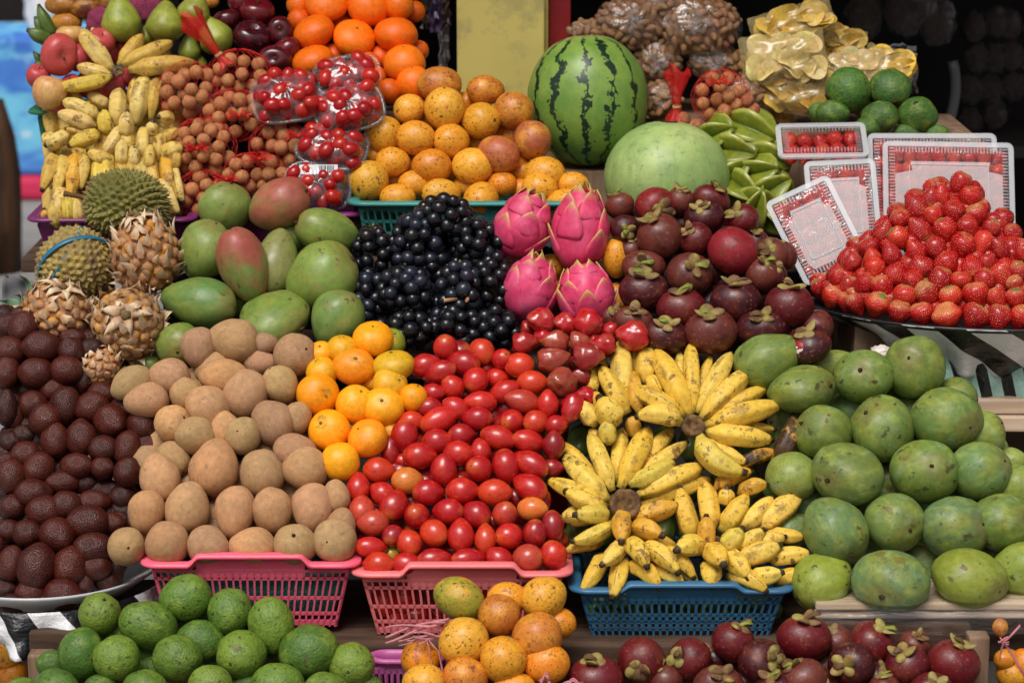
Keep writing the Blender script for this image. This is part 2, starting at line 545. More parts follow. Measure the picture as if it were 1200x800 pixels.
MT['cherry_tomato'] = fruit_mat('cherry_tomato_skin', S(196, 54, 28), 1.2, (.55, .8), .6, rough=.22, spec=.5)
MT['water_apple'] = fruit_mat('water_apple_skin', S(150, 70, 44), 1.2, (.45, .7), .5, specks=[(12, 0.645, S(110, 40, 26), .6)], poles=[(.6, 1, S(160, 90, 50), .4)], rough=.16, rough2=.26, spec=.55, coat=.3, bump=(5, .12))
MT['grape'] = fruit_mat('black_grape_skin', S(30, 32, 42), 1.3, (.45, .72), .6, rough=.16, rough2=.34, spec=.5)
MT['scar'] = plain('stem_scar_brown', S(84, 62, 40), .85, .15, 8, .6, bump=(14, .5))
MT['pale_scar'] = plain('pale_stem_scar', S(150, 128, 62), .85, .15, 8, .4)
MT['stalk'] = plain('dry_stalk', S(112, 84, 54), .8, .2, 6)
MT['greenstalk'] = plain('green_stalk', S(112, 124, 56), .7, .3, 6)

def strawberry_mat(name, p0, p1):
    m, nt, out = newmat(name)
    tc, v = coords(nt)
    c = N(nt, 'ObjectInfo').outputs['Color']
    z = N(nt, 'SeparateXYZ', {0: tc}).outputs[2]
    f = mrange(nt, noise_tex(nt, v, 1.2, 3), .5, .75, 0, .4)
    c = mix(nt, f, c, S(214, 60, 26))
    zz = math_(nt, 'ADD', z, math_(nt, 'MULTIPLY', math_(nt, 'SUBTRACT', noise_tex(nt, v, 1.6, 3), .5), .9))
    c = mix(nt, mrange(nt, zz, p0, p1, 0, .66), c, S(206, 158, 98))
    c = mix(nt, mrange(nt, zz, -.88, -1.2, 0, .7), c, S(220, 150, 84))
    vo = N(nt, 'TexVoronoi', {'Vector': tc, 'Scale': 6.0, 'Randomness': .35})
    d = vo.outputs[0]
    c = mix(nt, mrange(nt, d, .21, .14, 0, .8), c, S(222, 160, 80))
    h = mrange(nt, d, .12, .55, 0, 1)
    bn = N(nt, 'Bump', {'Height': h, 'Strength': .9, 'Distance': .0014})
    b = N(nt, 'BsdfPrincipled', {'Base Color': c, 'Roughness': .26, 'Specular IOR Level': .5, 'Normal': bn.outputs[0]})
    nt.links.new(b.outputs[0], out.inputs[0])
    return m
MT['strawberry'] = strawberry_mat('strawberry_skin', .66, 1.2)
MT['pale_strawberry'] = strawberry_mat('strawberry_pale_shoulder', .36, 1.12)

# ------------------------------------------------------------------ placing
def orient(d, mode, rnd):
    rx, ry, ang = d['rx'], d['ry'], d['ang']
    X = RGT if rx >= ry else UP
    if ang is not None and ang < 900:
        X = dir3(ang)
    hi, lo = max(rx, ry), min(rx, ry)
    if d['nav']:
        nx, ny = (d['nav'][0] - d['u']) / rx, -(d['nav'][1] - d['v']) / ry
        q = nx * nx + ny * ny
        if q > .96:
            k = math.sqrt(.96 / q); nx *= k; ny *= k; q = .96
        Z = RGT * nx + UP * ny - FWD * math.sqrt(1 - q)
        return Z, X, (hi, lo, (hi + lo) / 2 * (1.1 if mode == 'long' else .9))
    if mode == 'long':
        a = ang if ang is not None else (0 if rx >= ry else 90)
        if hi / lo < 1.06 and ang is None:
            a = rnd.uniform(0, 360)
            tow = rnd.uniform(-10, 65)
        else:
            tow = rnd.uniform(-15, 25)
            if rnd.random() < .5 and d['code'] != 'r': a += 180
        return dir3(a, tow), None, (lo, lo, hi * (1.03 if tow < 40 else 1.08))
    a = 90 + rnd.uniform(-28, 28) if ang in (None, 0, -1, 900) else ang
    tow = rnd.uniform(5, 50)
    t = R(tow)
    b2 = (ry * ry - (rx * math.sin(t)) ** 2) / math.cos(t) ** 2
    b = math.sqrt(max(b2, (.72 * rx) ** 2))
    return dir3(a, tow), RGT, (rx, rx, min(b, rx * 1.02))

KN = {}
def heap(name, cat, items, depth, pal, mesh_key, mat_key, group, head, anchor=None, mode='long', nub=None, calyx=False, fill=None, seed=1, rowk=1.15, grow=1.05, extra=None):
    rnd = random.Random(seed)
    random.seed(seed)
    if anchor:
        row_labels(items, lambda d: head(pal[d['code']][1]), anchor, rowk)
    made = []
    def one(d, label, grp):
        c = P(d['u'], d['v'], depth(d['v'], d['u']) + d['dy'])
        s = PX(c) * grow
        Z, X, sc = orient(d, mode, rnd)
        mk, mm = mesh_key, mat_key
        if mk == 'tamarillo': sc = (sc[0] * .975, sc[1] * .975, sc[2] * 1.10)
        if len(pal[d['code']]) > 2 and pal[d['code']][2]: mm = pal[d['code']][2]
        if len(pal[d['code']]) > 3: mk = pal[d['code']][3]
        o = link(name, rnd.choice(ME[mk]), MT[mm], mw=frame(c, Z, X, tuple(k * s for k in sc)), color=jit(rnd.choice(pal[d['code']][0])))
        tag(o, label, cat, grp)
        facing = Z.dot(-FWD)
        if nub and (d['nav'] or facing > .15):
            link('stem_scar' if 'scar' in nub else 'stalk', rnd.choice(ME[nub]), MT[('pale_scar' if mode == 'flat' else 'scar') if 'scar' in nub else 'stalk'], o, Matrix.Translation((0, 0, .955 if 'scar' in nub else .72)) @ Matrix.Scale(rnd.uniform(.65, 1.25), 4))
        if calyx and 'x' not in d['code']:
            k = rnd.uniform(.9, 1.15)
            m = Matrix.Translation((0, 0, .93)) @ Matrix.Rotation(rnd.uniform(0, 6), 4, 'Z') @ Matrix.Diagonal((k * 1.0, k * 1.0, k * 1.15, 1))
            cx = link('calyx', rnd.choice(ME['calyx']), MT['calyx'], o, m, color=jit(rnd.choice([S(142, 112, 72), S(150, 132, 80), S(112, 78, 50), S(128, 98, 64), S(98, 66, 46)]), .15))
            m2 = Matrix.Translation((0, 0, .95)) @ Matrix.Diagonal((2.7, 2.7, rnd.uniform(.5, 1.1), 1))
            link('stem', rnd.choice(ME['stalk']), MT['green_stub'] if rnd.random() < .6 else MT['stalk'], cx, m.inverted() @ m2)
        made.append(o)
        return o
    for d in items:
        one(d, d.get('label') or extra(d), group)
    if fill:
        for u, v, r in gap_fill(items, cover=fill[1] if len(fill) > 1 else 1.06):
            r *= rnd.uniform(.9, 1.0)
            d = dict(u=u, v=v, rx=r, ry=r * .93, ang=None, dy=r * PX(P(u, v, .4)) * 1.9, code=fill[2] if len(fill) > 2 else '', nav=None)
            one(d, fill[0], group + ' tucked behind')
    return made

# ------------------------------------------------------------------ sapodillas in the first pink basket
def lin(y0, v0, k):
    return lambda v, u=0: y0 + (v0 - v) * k
SAPO = parse('''274 399 29 25 -10; 233 408 21 23 p; 248 430 21 16 35 .02 y; 262 441 27 20 0 0 o; 197 441 24 21 p; 154 449 24 19 28 0 y;
171 469 25 20 10; 217 462 19 18 y; 243 477 26 25 -40; 288 461 25 28 60 p; 344 416 24 24 p; 329 451 20 23 120 0 y; 305 425 19 15 0 .02 p;
202 496 21 21 o; 230 511 24 21 y 226@503; 284 511 21 22 y 281@505; 320 494 25 26 -45 0 p; 349 490 16 18; 251 548 28 32 80 0 o; 203 537 18 22 -50 .02 y;
187 559 23 28 -70; 307 555 25 28 100; 346 528 24 20 p; 357 549 25 26; 171 601 21 25 80 o; 220 594 26 29 80; 275 601 23 30 85; 319 599 23 28 90; 366 596 24 28 90; 393 582 17 19;
400 613 17 18; 148 640 21 22 y 153@640; 196 637 26 25; 245 640 23 24 p; 295 640 26 22 0 0 o; 346 639 25 24 y 346@627; 394 633 25 26 y 386@633; 264 503 18 20 o; 311 402 14 12 p''')
for d in SAPO:
    if d['v'] < 425 and d['code'] == '': d['code'] = ''
PS = {'': ([S(182, 140, 98), S(176, 136, 96), S(186, 142, 102)], 'tan'), 'o': ([S(192, 144, 98), S(196, 146, 100)], 'orange-tan'), 'y': ([S(178, 143, 97), S(174, 140, 97)], 'olive-tan'), 'p': ([S(172, 132, 98), S(168, 130, 98)], 'pinkish brown')}
DSAP = lin(.20, 640, .0013)
heap('sapodilla', 'sapodilla', SAPO, DSAP, PS, 'sapodilla', 'sapodilla', 'sapodillas heaped over the pink basket', lambda t: f'{t} sapodilla', 'above its pink basket', 'long', 'scar', fill=('sapodilla half hidden between others deep in the tan heap', 1.05), seed=11)

def layer2(items, name, cat, depth, pal, mk, mm, code, dy, lab, grp, seed, k=1.0, every=1):
    rl2 = random.Random(seed)
    out = []
    for i, d in enumerate(items):
        r = (d['rx'] + d['ry']) / 2 * k
        if len([e for e in items if abs(e['u'] - d['u']) < 1.3 * r and .5 * r < d['v'] - e['v'] < 3.2 * r]) < 2: continue
        out.append(dict(u=d['u'] + rl2.uniform(-.5, .5) * r, v=d['v'] - r * .55, rx=r, ry=r * .95, ang=None, dy=d['dy'] + dy, code=code, nav=None, label=lab))
    heap(name, cat, out, depth, pal, mk, mm, grp, None, None, 'long', seed=seed)
layer2(SAPO, 'sapodilla', 'sapodilla', DSAP, PS, 'sapodilla', 'sapodilla', 'p', .075, 'sapodilla of the second layer, seen only in gaps of the tan heap', 'sapodillas of the second layer', 71)
# ------------------------------------------------------------------ mandarins
MAND = parse('''437 397 23 20; 401 410 18 17 y; 376 413 14 13; 458 402 17 17 900 .03 g; 415 430 25 21 b 418@419; 461 429 24 18 y; 377 436 18 17 y; 457 451 21 20 y 470@444;
372 462 25 24 -1 0 385@463; 416 474 22 23; 448 477 25 22 448@468; 484 466 16 18; 386 504 24 24 376@494; 431 514 23 23 b 419@500; 399 541 22 22; 381 447 12 12 900 .02; 437 447 13 12 900 .03; 411 503 14 14 900 .04 g; 458 506 13 14 900 .03 y''')
for d in MAND: 
    if d['ang'] in (900, -1): d['ang'] = None
PM = {'': ([S(250, 160, 12), S(248, 152, 10), S(250, 168, 20)], 'orange'), 'y': ([S(232, 168, 24), S(214, 164, 34)], 'yellow'), 'g': ([S(142, 150, 44)], 'green'), 'b': ([S(240, 148, 20)], 'brown-scuffed')}
heap('mandarin', 'mandarin', MAND, lin(.20, 640, .0013), PM, 'mandarin', 'mandarin', 'mandarins between sapodillas and tree tomatoes', lambda t: f'{t} mandarin', 'beside the red tree tomatoes', 'flat', 'scar', seed=12)

# ------------------------------------------------------------------ tamarillos
TAM = parse('''522 408 14.5; 564 411 15 15 o; 498 428 16 14 20; 514 436 19 14 15; 543 425 18 15 -10; 588 421 12; 608 428 16 15 o; 558 445 15; 569 432 9 9 0 .03; 583 443 12 12 0 .02;
531 454 13.5; 592 458 16 13 25; 624 448 16 14 o; 612 470 19 14 -15 0 b; 508 460 13 11 ; 563 471 17 13 -5; 502 477 14 12 ; 534 478 15 13 -30; 516 491 22 15 25; 559 490 16 14 0; 642 473 13 15;
600 493 14; 628 494 14 14 o; 652 498 12; 481 493 13.5 12 o; 474 511 16 17; 513 517 16 15; 541 509 14 13; 585 513 20 14 -15; 620 517 18 13.5 -15; 649 521 13.5 15 d; 492 534 17.5 16; 538 531 16 15; 563 528 13 12.5;
457 530 12 17 90 .02 d; 581 497 8 9 0 .04 d; 444 551 16.5 15.5 o; 520 551 16 17.5; 562 549 15.5; 593 546 16 18 100; 621 543 21 15 -25; 472 540 10 10 0 .03; 478 563 17 16 y; 420 571 14 16; 448 578 14; 502 577 16.5 15.5;
542 575 17 16; 580 577 18 16 o; 621 571 20 16 -30; 462 591 17.5 17; 424 598 15.5 16.5 b; 624 596 16 14 y; 489 605 15.5 15; 525 599 16.5 15.5; 558 602 16.5 16; 591 603 15 14.5 b; 437 613 16.5 15.5 b; 461 627 13 13 d 457@632; 508 624 16 16 o;
540 627 16 18; 569 631 13 16 o; 597 628 15.5 15.5; 627 626 14.5 15.5 d; 648 617 13 17 95 0 d; 479 635 15 15 o; 435 641 17 12.5 -5; 443 661 16 15 o; 460 649 10 10 0 .03 g; 477 661 16.5 14 0; 510 656 19 14 0; 550 655 19 13 0; 585 655 15 14.5; 618 654 17 17 b; 649 651 16 16; 647 548 11 12 0 .02 d; 634 591 11 15 60 .03 d; 612 605 9 11 0 .04 d; 560 427 10 10 0 .04''')
PT = {'': ([S(178, 24, 24), S(168, 20, 25), S(188, 32, 26)], 'glossy red'), 'o': ([S(204, 58, 28), S(198, 52, 26)], 'orange-red'), 'd': ([S(150, 20, 28), S(140, 18, 26)], 'deep red'), 'b': ([S(182, 62, 44), S(178, 56, 40)], 'brownish red'), 'y': ([S(216, 120, 50)], 'yellowish'), 'g': ([S(170, 160, 50), S(150, 150, 48)], 'green')}
DTAM = lin(.19, 655, .0013)
tam = heap('tree_tomato', 'tree tomato', TAM, DTAM, PT, 'tamarillo', 'tamarillo', 'tree tomatoes heaped in the pink basket', lambda t: f'{t} tree tomato', 'over the pink rim', 'long', 'scar', fill=('dark red tree tomato showing in a gap between the front ones', 1.08, 'd'), seed=13, rowk=1.0)
layer2([d for d in TAM if d['rx'] > 12], 'tree_tomato', 'tree tomato', DTAM, PT, 'tamarillo', 'tamarillo', 'd', .05, 'deep red tree tomato of the second layer, seen only in gaps', 'tree tomatoes of the second layer', 72, 1.05)
INB = parse('450 705 14 15 o; 474 700 15 15; 464 728 14 15; 490 722 17 15 d; 512 736 15 14; 478 741 14 12 d; 530 712 15 14 d; 560 705 15; 600 712 15 14 d; 640 705 15')
for d in INB: d['label'] = 'tree tomato seen through the slots of the pink basket'
heap('tree_tomato', 'tree tomato', INB, lambda v, u=0: .215, PT, 'tamarillo', 'tamarillo', 'tree tomatoes inside the pink basket', None, None, 'long', seed=14)

# ------------------------------------------------------------------ water apples
WAX = parse('''633 375 16 14; 661 379 13 13 0 .01; 690 378 17 16; 614 402 15 13; 636 395 12 9 0 .01; 651 400 17 13 b; 679 401 14 12.5 b; 647 421 20 14 15 -.01 b; 688 418 19 17 0 -.005 d; 657 447 17 17 b; 708 403 15 12 ; 741 393 19 17; 714 387 11 10 0 .02;
671 478 14 18 60; 676 425 10 12 0 .03 d; 681 440 12 13 0 .02 d; 697 401 11 10 0 .02; 618 385 9 9 0 .03; 663 470 10 12 0 .03 d; 685 465 12 14 0 .02''')
PW = {'': ([S(178, 22, 30), S(168, 18, 28)], 'cherry red'), 'b': ([S(160, 66, 48), S(152, 60, 46)], 'brownish'), 'd': ([S(140, 30, 32), S(128, 26, 28)], 'dark red')}
DWAX = lin(.42, 477, .0012)
heap('water_apple', 'water apple', WAX, DWAX, PW, 'water_apple', 'water_apple', 'water apples below the dragon fruits', lambda t: f'{t} water apple', 'under the dragon fruits', 'long', seed=15, fill=('dark water apple deep between the glossy front ones', 1.15, 'd'))

# ------------------------------------------------------------------ green mangoes heaped at the front
GM = parse('''900 422 40 31 25; 938 457 42 28 10 0 973@453; 975 428 29 18 12 .05 l; 1013 442 34 31 1004@434; 1073 431 35 36 1061@420; 1118 468 26 26 0 .06; 966 508 34 30 938@497; 1036 505 35 38 1015@484;
1106 490 40 37 1129@498 ; 1148 509 29 27 30 .04 l; 995 555 43 34 -12 -.01 965@560; 1083 553 40 36 1085@545; 1146 553 35 33 g 1171@541; 1188 571 28 27 0 .03 l; 928 557 30 27 0 .02 l 925@574; 977 621 37 40 -55 -.01 g 992@646; 1046 611 34 34 1060@618;
1116 619 40 36 g 1145@613; 1172 613 37 33 1196@606; 963 681 34 31 20 .01 y 935@697; 1045 679 44 35 0 -.03 g 1028@692; 1134 676 44 34 -15 -.02 y 1167@687; 1200 666 40 31 10 0 y; 1087 632 20 20 0 .07; 930 622 22 26 0 .07 g; 1010 648 16 16 0 .09 g; 1225 610 30 30 0 .02; 1185 540 16 18 0 .08 l''')
PG = {'': ([S(104, 124, 56), S(100, 120, 58)], 'dull green'), 'l': ([S(134, 150, 72), S(126, 144, 64)], 'pale green'), 'g': ([S(96, 122, 76), S(98, 124, 70)], 'bluish green'), 'y': ([S(128, 142, 48), S(132, 144, 52)], 'yellow-green')}
DGM = lin(.17, 680, .0013)
heap('green_mango', 'mango', GM, DGM, PG, 'mango', 'green_mango', 'green mangoes heaped by the banana basket', lambda t: f'{t} unripe mango', 'beside the bananas', 'long', 'scar', fill=('green mango in shade deep between the front ones', 1.02, 'g'), seed=16)

layer2([d for d in GM if d['rx'] > 28 and d['v'] < 650], 'green_mango', 'mango', DGM, PG, 'mango', 'green_mango', 'g', .11, 'green mango of the second layer, seen only in gaps', 'green mangoes of the second layer', 73, .95)
# ------------------------------------------------------------------ large mangoes of the middle step
BM = parse('''263 246 31 27 60 .01 l 272@220; 327 240 37 29 25 -.02 r; 384 272 38 26 -18; 241 294 30 33 80 0 l 253@262; 285 311 29 43 108 -.04 r; 323 309 27 39 80 .01 n; 377 325 38 40 40 -.02 413@303; 233 354 44 30 -8 0 g;
320 373 45 26 3 -.01 m 359@381; 395 376 32 35 70 -.02 g; 209 402 26 24 30 0 211@411; 341 277 24 24 0 .05 g; 172 428 20 14 0 .05 g; 307 403 18 16 0 .03; 352 342 16 18 0 .06 g; 283 354 18 20 0 .06 g''')
PB = {'': ([S(116, 138, 58), S(110, 132, 58)], 'bright green'), 'l': ([S(118, 136, 68)], 'olive green'), 'r': ([S(116, 136, 66)], 'red-blushed', 'red_mango'), 'n': ([S(128, 124, 72)], 'brown-green'), 'g': ([S(98, 132, 64), S(92, 126, 60)], 'plain green', None, 'mango_long'), 'm': ([S(104, 132, 54)], 'long green', None, 'mango_long')}
DBM = lin(.60, 390, .0014)
heap('mango', 'mango', BM, DBM, PB, 'mango', 'mango', 'large mangoes behind the sapodillas', lambda t: f'{t} large mango', 'behind the sapodillas', 'long', 'scar', seed=17)

# ------------------------------------------------------------------ avocados
AV = parse('''117 718 24 24 l; 173 732 34 27 -20; 217 700 29 26 15; 269 717 26 25; 95 767 26 30 80 0 d; 136 771 27 26 0 -.02 l; 207 771 27 28 0 -.02; 236 752 25 28 0 .02 d; 282 767 27 28 0 -.02 l 274@773; 318 733 26 32 100 0 l; 361 764 34 31 20 -.01 d; 411 779 26 26 0 0 l;
60 778 17 16 0 .04 d; 66 806 27 22 0 -.03 d; 169 808 26 23 0 -.04; 247 802 25 23 0 -.04 l; 326 804 31 27 0 -.03; 382 812 27 24 0 -.03; 140 741 16 16 0 .05; 173 762 18 22 0 .06 d; 118 808 20 18 0 0 d; 291 806 20 20 0 .02 d; 24 812 22 18 0 .02; 430 806 16 20 0 .03 d''')
PA = {'': ([S(92, 122, 36), S(86, 116, 34)], 'green'), 'l': ([S(110, 134, 44), S(106, 132, 42)], 'light green'), 'd': ([S(72, 106, 34), S(68, 100, 34)], 'deep green')}
heap('avocado', 'avocado', AV, lin(-.06, 800, .0013), PA, 'avocado', 'avocado', 'avocados in front of the first pink basket', lambda t: f'{t} speckled avocado', 'before the pink basket', 'long', 'scar', fill=('green avocado hidden low between the front ones', 1.05, 'd'), seed=18)

# ------------------------------------------------------------------ passion fruits at the front
PF = parse('''538 701 29 24 -25 0 g; 594 701 22 19; 637 700 26 24 30 -.01 l; 585 721 24 24 80 -.02 b; 543 751 28 27 20 -.03 l; 630 746 28 28 45 -.03 b; 590 772 26 26 0 -.04; 654 730 18 20 0 .02 o; 640 777 26 23 0 -.02 o; 545 793 25 23 0 -.03 b; 493 772 21 22 0 .0 o; 497 800 24 22 0 -.03 l; 603 806 24 18 0 -.02 o; 568 735 20 20 0 .04 b''')
PP = {'': ([S(226, 152, 38), S(222, 148, 36)], 'yellow-orange'), 'l': ([S(232, 168, 54), S(228, 164, 48)], 'pale yellow'), 'o': ([S(222, 132, 28), S(218, 128, 28)], 'orange'), 'b': ([S(196, 116, 42), S(190, 112, 42)], 'brown-patched'), 'g': ([S(142, 142, 48)], 'green-skinned'), 'r': ([S(180, 92, 56)], 'red-cheeked')}
heap('passion_fruit', 'passion fruit', PF, lin(-.05, 800, .0011), PP, 'passion', 'passion', 'passion fruits tied up in front of the pink basket', lambda t: f'{t} passion fruit', 'before the salmon basket', 'long', seed=19)
PF2 = parse('8 762 17 20; 16 790 16 16 o; 2 795 14 16 b; 1180 772 16 12 o; 1186 790 18 17; 1200 780 16 20 o; 1172 735 9 10 b')
for d in PF2:
    d['label'] = 'orange passion fruit low beside the crate post at the stand edge'
    if d['u'] < 100: d['dy'] = .14
heap('passion_fruit', 'passion fruit', PF2, lambda v, u=0: .10, PP, 'passion', 'passion', 'passion fruits beside the crate posts', None, None, 'long', seed=20)

# ------------------------------------------------------------------ passion fruits in the green basket
PQ = parse('''515 99 25 20 b; 521 128 23 24 90 -.02 l; 569 106 21 17 0 .0 b; 602 130 22 22 0 0 b; 563 142 21 22; 480 128 18 17 l; 449 158 21 22; 487 162 20 22 0 -.01; 529 166 21 20; 624 164 22 22 r; 584 181 24 21 -20 -.01 r; 460 190 19 17; 506 195 22 20 o; 554 195 23 21 l; 638 204 23 20;
432 212 23 23 l; 466 232 20 16; 485 216 16 18 0 .02; 517 227 22 17 l; 564 234 20 21; 588 216 17 15 0 .02 o; 632 221 20 18 0 -.01; 671 216 18 14; 661 238 22 16 0 -.01; 722 302 16 22; 722 350 12 18 o; 645 313 15 17 0 .04 o; 652 334 14 16 0 .05 o; 440 182 11 11 0 .03; 604 192 14 14 0 .04 o; 545 218 14 12 0 .04; 690 236 14 14 0 .03 o; 545 120 12 14 0 .05 o; 700 372 14 12 0 .03; 610 222 13 12 0 .04 o''')
def dpq(v, u=0):
    if u > 900: return .56
    if v > 290: return .74
    return .93 + (234 - v) * .0013
heap('passion_fruit', 'passion fruit', PQ, dpq, PP, 'passion', 'passion', 'speckled passion fruits over the green basket', lambda t: f'{t} passion fruit', 'above the green basket', 'long', 'scar', fill=('passion fruit in shade between the speckled front ones', 1.06, 'o'), seed=21)

# ------------------------------------------------------------------ mangosteens, front and middle
MG1 = parse('''698 797 32 28 696@772; 752 774 27 28 746@783; 808 772 26 24 0 0 789@766; 859 752 25 24 868@731; 893 776 28 27 0 -.02 d 906@767; 842 803 29 22 0 -.03 n 845@788; 942 748 31 27 944@724; 980 753 20 20 0 .04 n; 1022 753 26 26 1036@734; 998 778 27 25 0 -.02 d 984@777; 1063 779 25 24 0 -.02 1054@761; 1071 757 19 19 0 .03 n; 1117 778 31 28 1127@753; 941 798 29 24 0 -.03 n 926@778; 1092 812 26 24 0 -.04 1093@797; 1030 794 20 18 0 .01 d; 779 797 22 20 0 .02 n; 838 772 16 18 0 .04 d; 1036 806 18 16 0 -.02 n; 908 806 22 18 0 -.03 d; 650 806 10 10 0 .0; 966 812 18 16 0 -.02 d''')
PX2 = {'': ([S(98, 18, 24), S(92, 16, 24)], 'reddish purple'), 'd': ([S(64, 15, 22), S(60, 14, 22)], 'dark purple'), 'n': ([S(104, 48, 38), S(98, 44, 36)], 'dull brown'), 'r': ([S(128, 26, 34)], 'bright crimson'), 'x': ([S(132, 28, 38)], 'smooth crimson'), 'nx': ([S(92, 42, 34)], 'plain brown'), 'dx': ([S(58, 16, 22)], 'dark purple')}
heap('mangosteen', 'mangosteen', MG1, lin(-.03, 800, .0013), PX2, 'mangosteen', 'mangosteen', 'mangosteens in front of the blue basket', lambda t: f'{t} mangosteen', 'before the blue basket', 'flat', calyx=True, seed=22, fill=('brown mangosteen low between the front ones', 1.05, 'nx'))
MG2 = parse('''726 241 17 15 n 720@226; 732 268 17 16 d 735@272; 768 242 24 22 r 776@248; 773 277 26 25 0 -.02 n; 797 236 16 19 n; 833 235 22 17 0 .01 842@221; 825 255 23 20 0 -.01 d 818@243; 815 280 20 19 0 -.02 803@270; 869 258 21 18 857@250; 859 294 29 26 0 -.03 x; 754 312 25 18 0 0 n 752@309; 754 341 28 23 0 -.02 d 752@322;
808 322 27 25 n 815@311; 798 362 28 23 0 -.02 796@342; 862 354 29 23 0 -.02 d 860@332; 742 377 23 17 0 -.01 n 745@366; 778 395 27 21 0 -.02 d 781@380; 833 389 31 25 0 -.03 n 828@368; 892 386 29 21 0 -.02 d 890@372; 903 299 20 20 0 .01 n 897@290; 893 322 20 20 0 -.01 n; 925 358 28 25 0 -.03 927@335; 906 324 16 16 0 .0 d; 957 383 19 20 0 0 nx; 947 404 27 21 0 -.04 d; 910 382 18 18 0 0 d; 918 300 16 18 0 .03 n; 844 272 14 14 0 .03 d; 740 292 16 14 0 .03 n; 835 318 14 16 0 .03 d; 716 372 14 14 0 .03 n; 886 285 15 15 0 .03 d''')
DMG2 = lin(.56, 400, .0014)
mg2 = heap('mangosteen', 'mangosteen', MG2, DMG2, PX2, 'mangosteen', 'mangosteen', 'mangosteens heaped between melon and bananas', lambda t: f'{t} mangosteen', 'below the pale melon', 'flat', calyx=True, seed=23, fill=('dark mangosteen in the gaps between those in front', 1.05, 'dx'))

# ------------------------------------------------------------------ snake fruits
SK = parse('''28 384 17 17; 12 382 14 17 0 .02; 48 406 20 17 0 -.01; 12 411 17 16; 55 383 12 9 0 .02 d; 83 411 15 15; 108 409 13 12 0 .01 d; 85 396 14 11 0 .02; 42 437 19 17; 78 434 18 16; 8 436 14 17; 98 442 11 17 90 .02 d; 39 474 15 15 0 .01; 62 457 13 14 0 .02; 77 475 17 20; 108 477 17 18; 119 462 14 15 0 .01; 54 492 18 19; 8 478 12 19 90 0 d; 18 487 10 16 90 .02; 130 493 19 18; 143 480 13 14 0 .01; 153 479 10 11 0 .02; 167 498 17 17;
65 516 16 18; 95 513 17 19; 122 526 16 15; 149 525 14.5 19 75; 172 521 12 14 0 .01; 90 546 18 14 0; 31 533 16 15; 45 549 17 18; 13 560 17 20; 8 541 11 10 0 .02; 120 548 13 12; 150 553 15.5 16; 74 565 18 13 0 .01; 39 578 19 16; 14 594 14 14 0 .01; 78 592 17 16; 52 599 20 17; 110 588 17 13 0 .01; 103 612 22 19; 130 613 12 15 0 .02; 143 583 14 14 0 .03 d; 10 622 13 13 0 .01; 32 625 16 15; 67 627 20 19; 110 643 22 18; 112 664 17 14 0 .01; 13 660 15 19 80; 43 664 21 25 80 -.01; 82 663 19 21 80; 36 694 16 14 0 .01; 73 696 20 17 0 0; 99 682 10 14 90 .02; 5 690 12 14 0 .03 d; 140 612 13 14 0 .04 d; 150 603 12 12 0 .05 d; 100 566 13 13 0 .03 d; 28 510 13 12 0 .03 d; 12 518 13 13 0 .03 d; 128 645 12 14 0 .04 d; -6 640 10 14; 134 662 14 13 0 .04 d; 152 640 12 13 0 .05 d; 124 680 13 12 0 .04 d; 56 706 15 12 0 .02 d; 92 704 14 12 0 .02 d; 14 708 14 12 0 .01 d; 160 622 12 12 0 .06 d; 172 545 11 13 0 .04 d''')
PK = {'': ([S(82, 27, 16), S(90, 31, 18), S(70, 23, 15)], 'brown'), 'd': ([S(46, 16, 12), S(42, 15, 12)], 'shade-darkened')}  # darker skins carry the shade deep in the pile as colour
heap('snake_fruit', 'snake fruit', SK, lin(.20, 690, .00118), PK, 'salak', 'salak', 'snake fruits piled on the tray at the stand end', lambda t: f'{t} scaly snake fruit', 'of its pile', 'long', 'scar', fill=('shade-darkened snake fruit deep in the gaps of its pile', 1.08, 'd'), seed=24, rowk=1.0, grow=1.12)
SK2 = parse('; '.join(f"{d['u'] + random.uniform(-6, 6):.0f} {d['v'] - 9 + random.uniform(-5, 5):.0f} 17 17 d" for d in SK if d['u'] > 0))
for d in SK2: d['label'] = 'shade-darkened snake fruit behind the front layer of its pile'; d['dy'] = .05
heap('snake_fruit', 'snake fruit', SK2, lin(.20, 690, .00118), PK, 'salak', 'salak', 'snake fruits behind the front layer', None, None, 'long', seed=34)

# ------------------------------------------------------------------ oranges, apples, pears at the back
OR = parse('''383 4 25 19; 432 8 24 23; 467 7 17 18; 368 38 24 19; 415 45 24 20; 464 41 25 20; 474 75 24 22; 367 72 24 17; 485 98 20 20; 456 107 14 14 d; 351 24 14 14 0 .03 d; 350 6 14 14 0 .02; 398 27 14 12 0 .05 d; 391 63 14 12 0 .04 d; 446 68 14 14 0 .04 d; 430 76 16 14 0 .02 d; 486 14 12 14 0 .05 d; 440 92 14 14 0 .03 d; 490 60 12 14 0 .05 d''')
for d in OR:
    if d['ang'] == 0: d['ang'] = None
PO = {'': ([S(246, 118, 14), S(244, 110, 10)], 'bright'), 'd': ([S(226, 94, 10)], 'shaded')}  # shaded oranges: their shade is put into a darker peel colour
DOR = lin(1.14, 107, .0014)
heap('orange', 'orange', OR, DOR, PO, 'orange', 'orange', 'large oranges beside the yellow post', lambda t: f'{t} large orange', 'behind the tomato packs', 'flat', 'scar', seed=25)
RA = parse('295 44 22 19 d 300@34; 301 15 20 17 c 303@2; 266 24 16 13; 328 36 15 16 329@37; 322 70 21 16 321@70; 337 57 16 13 c; 281 4 13 14 c; 282 30 12 12 0 .05; 308 60 12 14 0 .04; 318 96 14 10 0 .05')
for d in RA:
    if d['ang'] == 0: d['ang'] = None
PR = {'': ([S(72, 14, 24), S(66, 12, 22)], 'dark maroon'), 'd': ([S(58, 12, 22)], 'blackish red'), 'c': ([S(104, 18, 28)], 'crimson')}
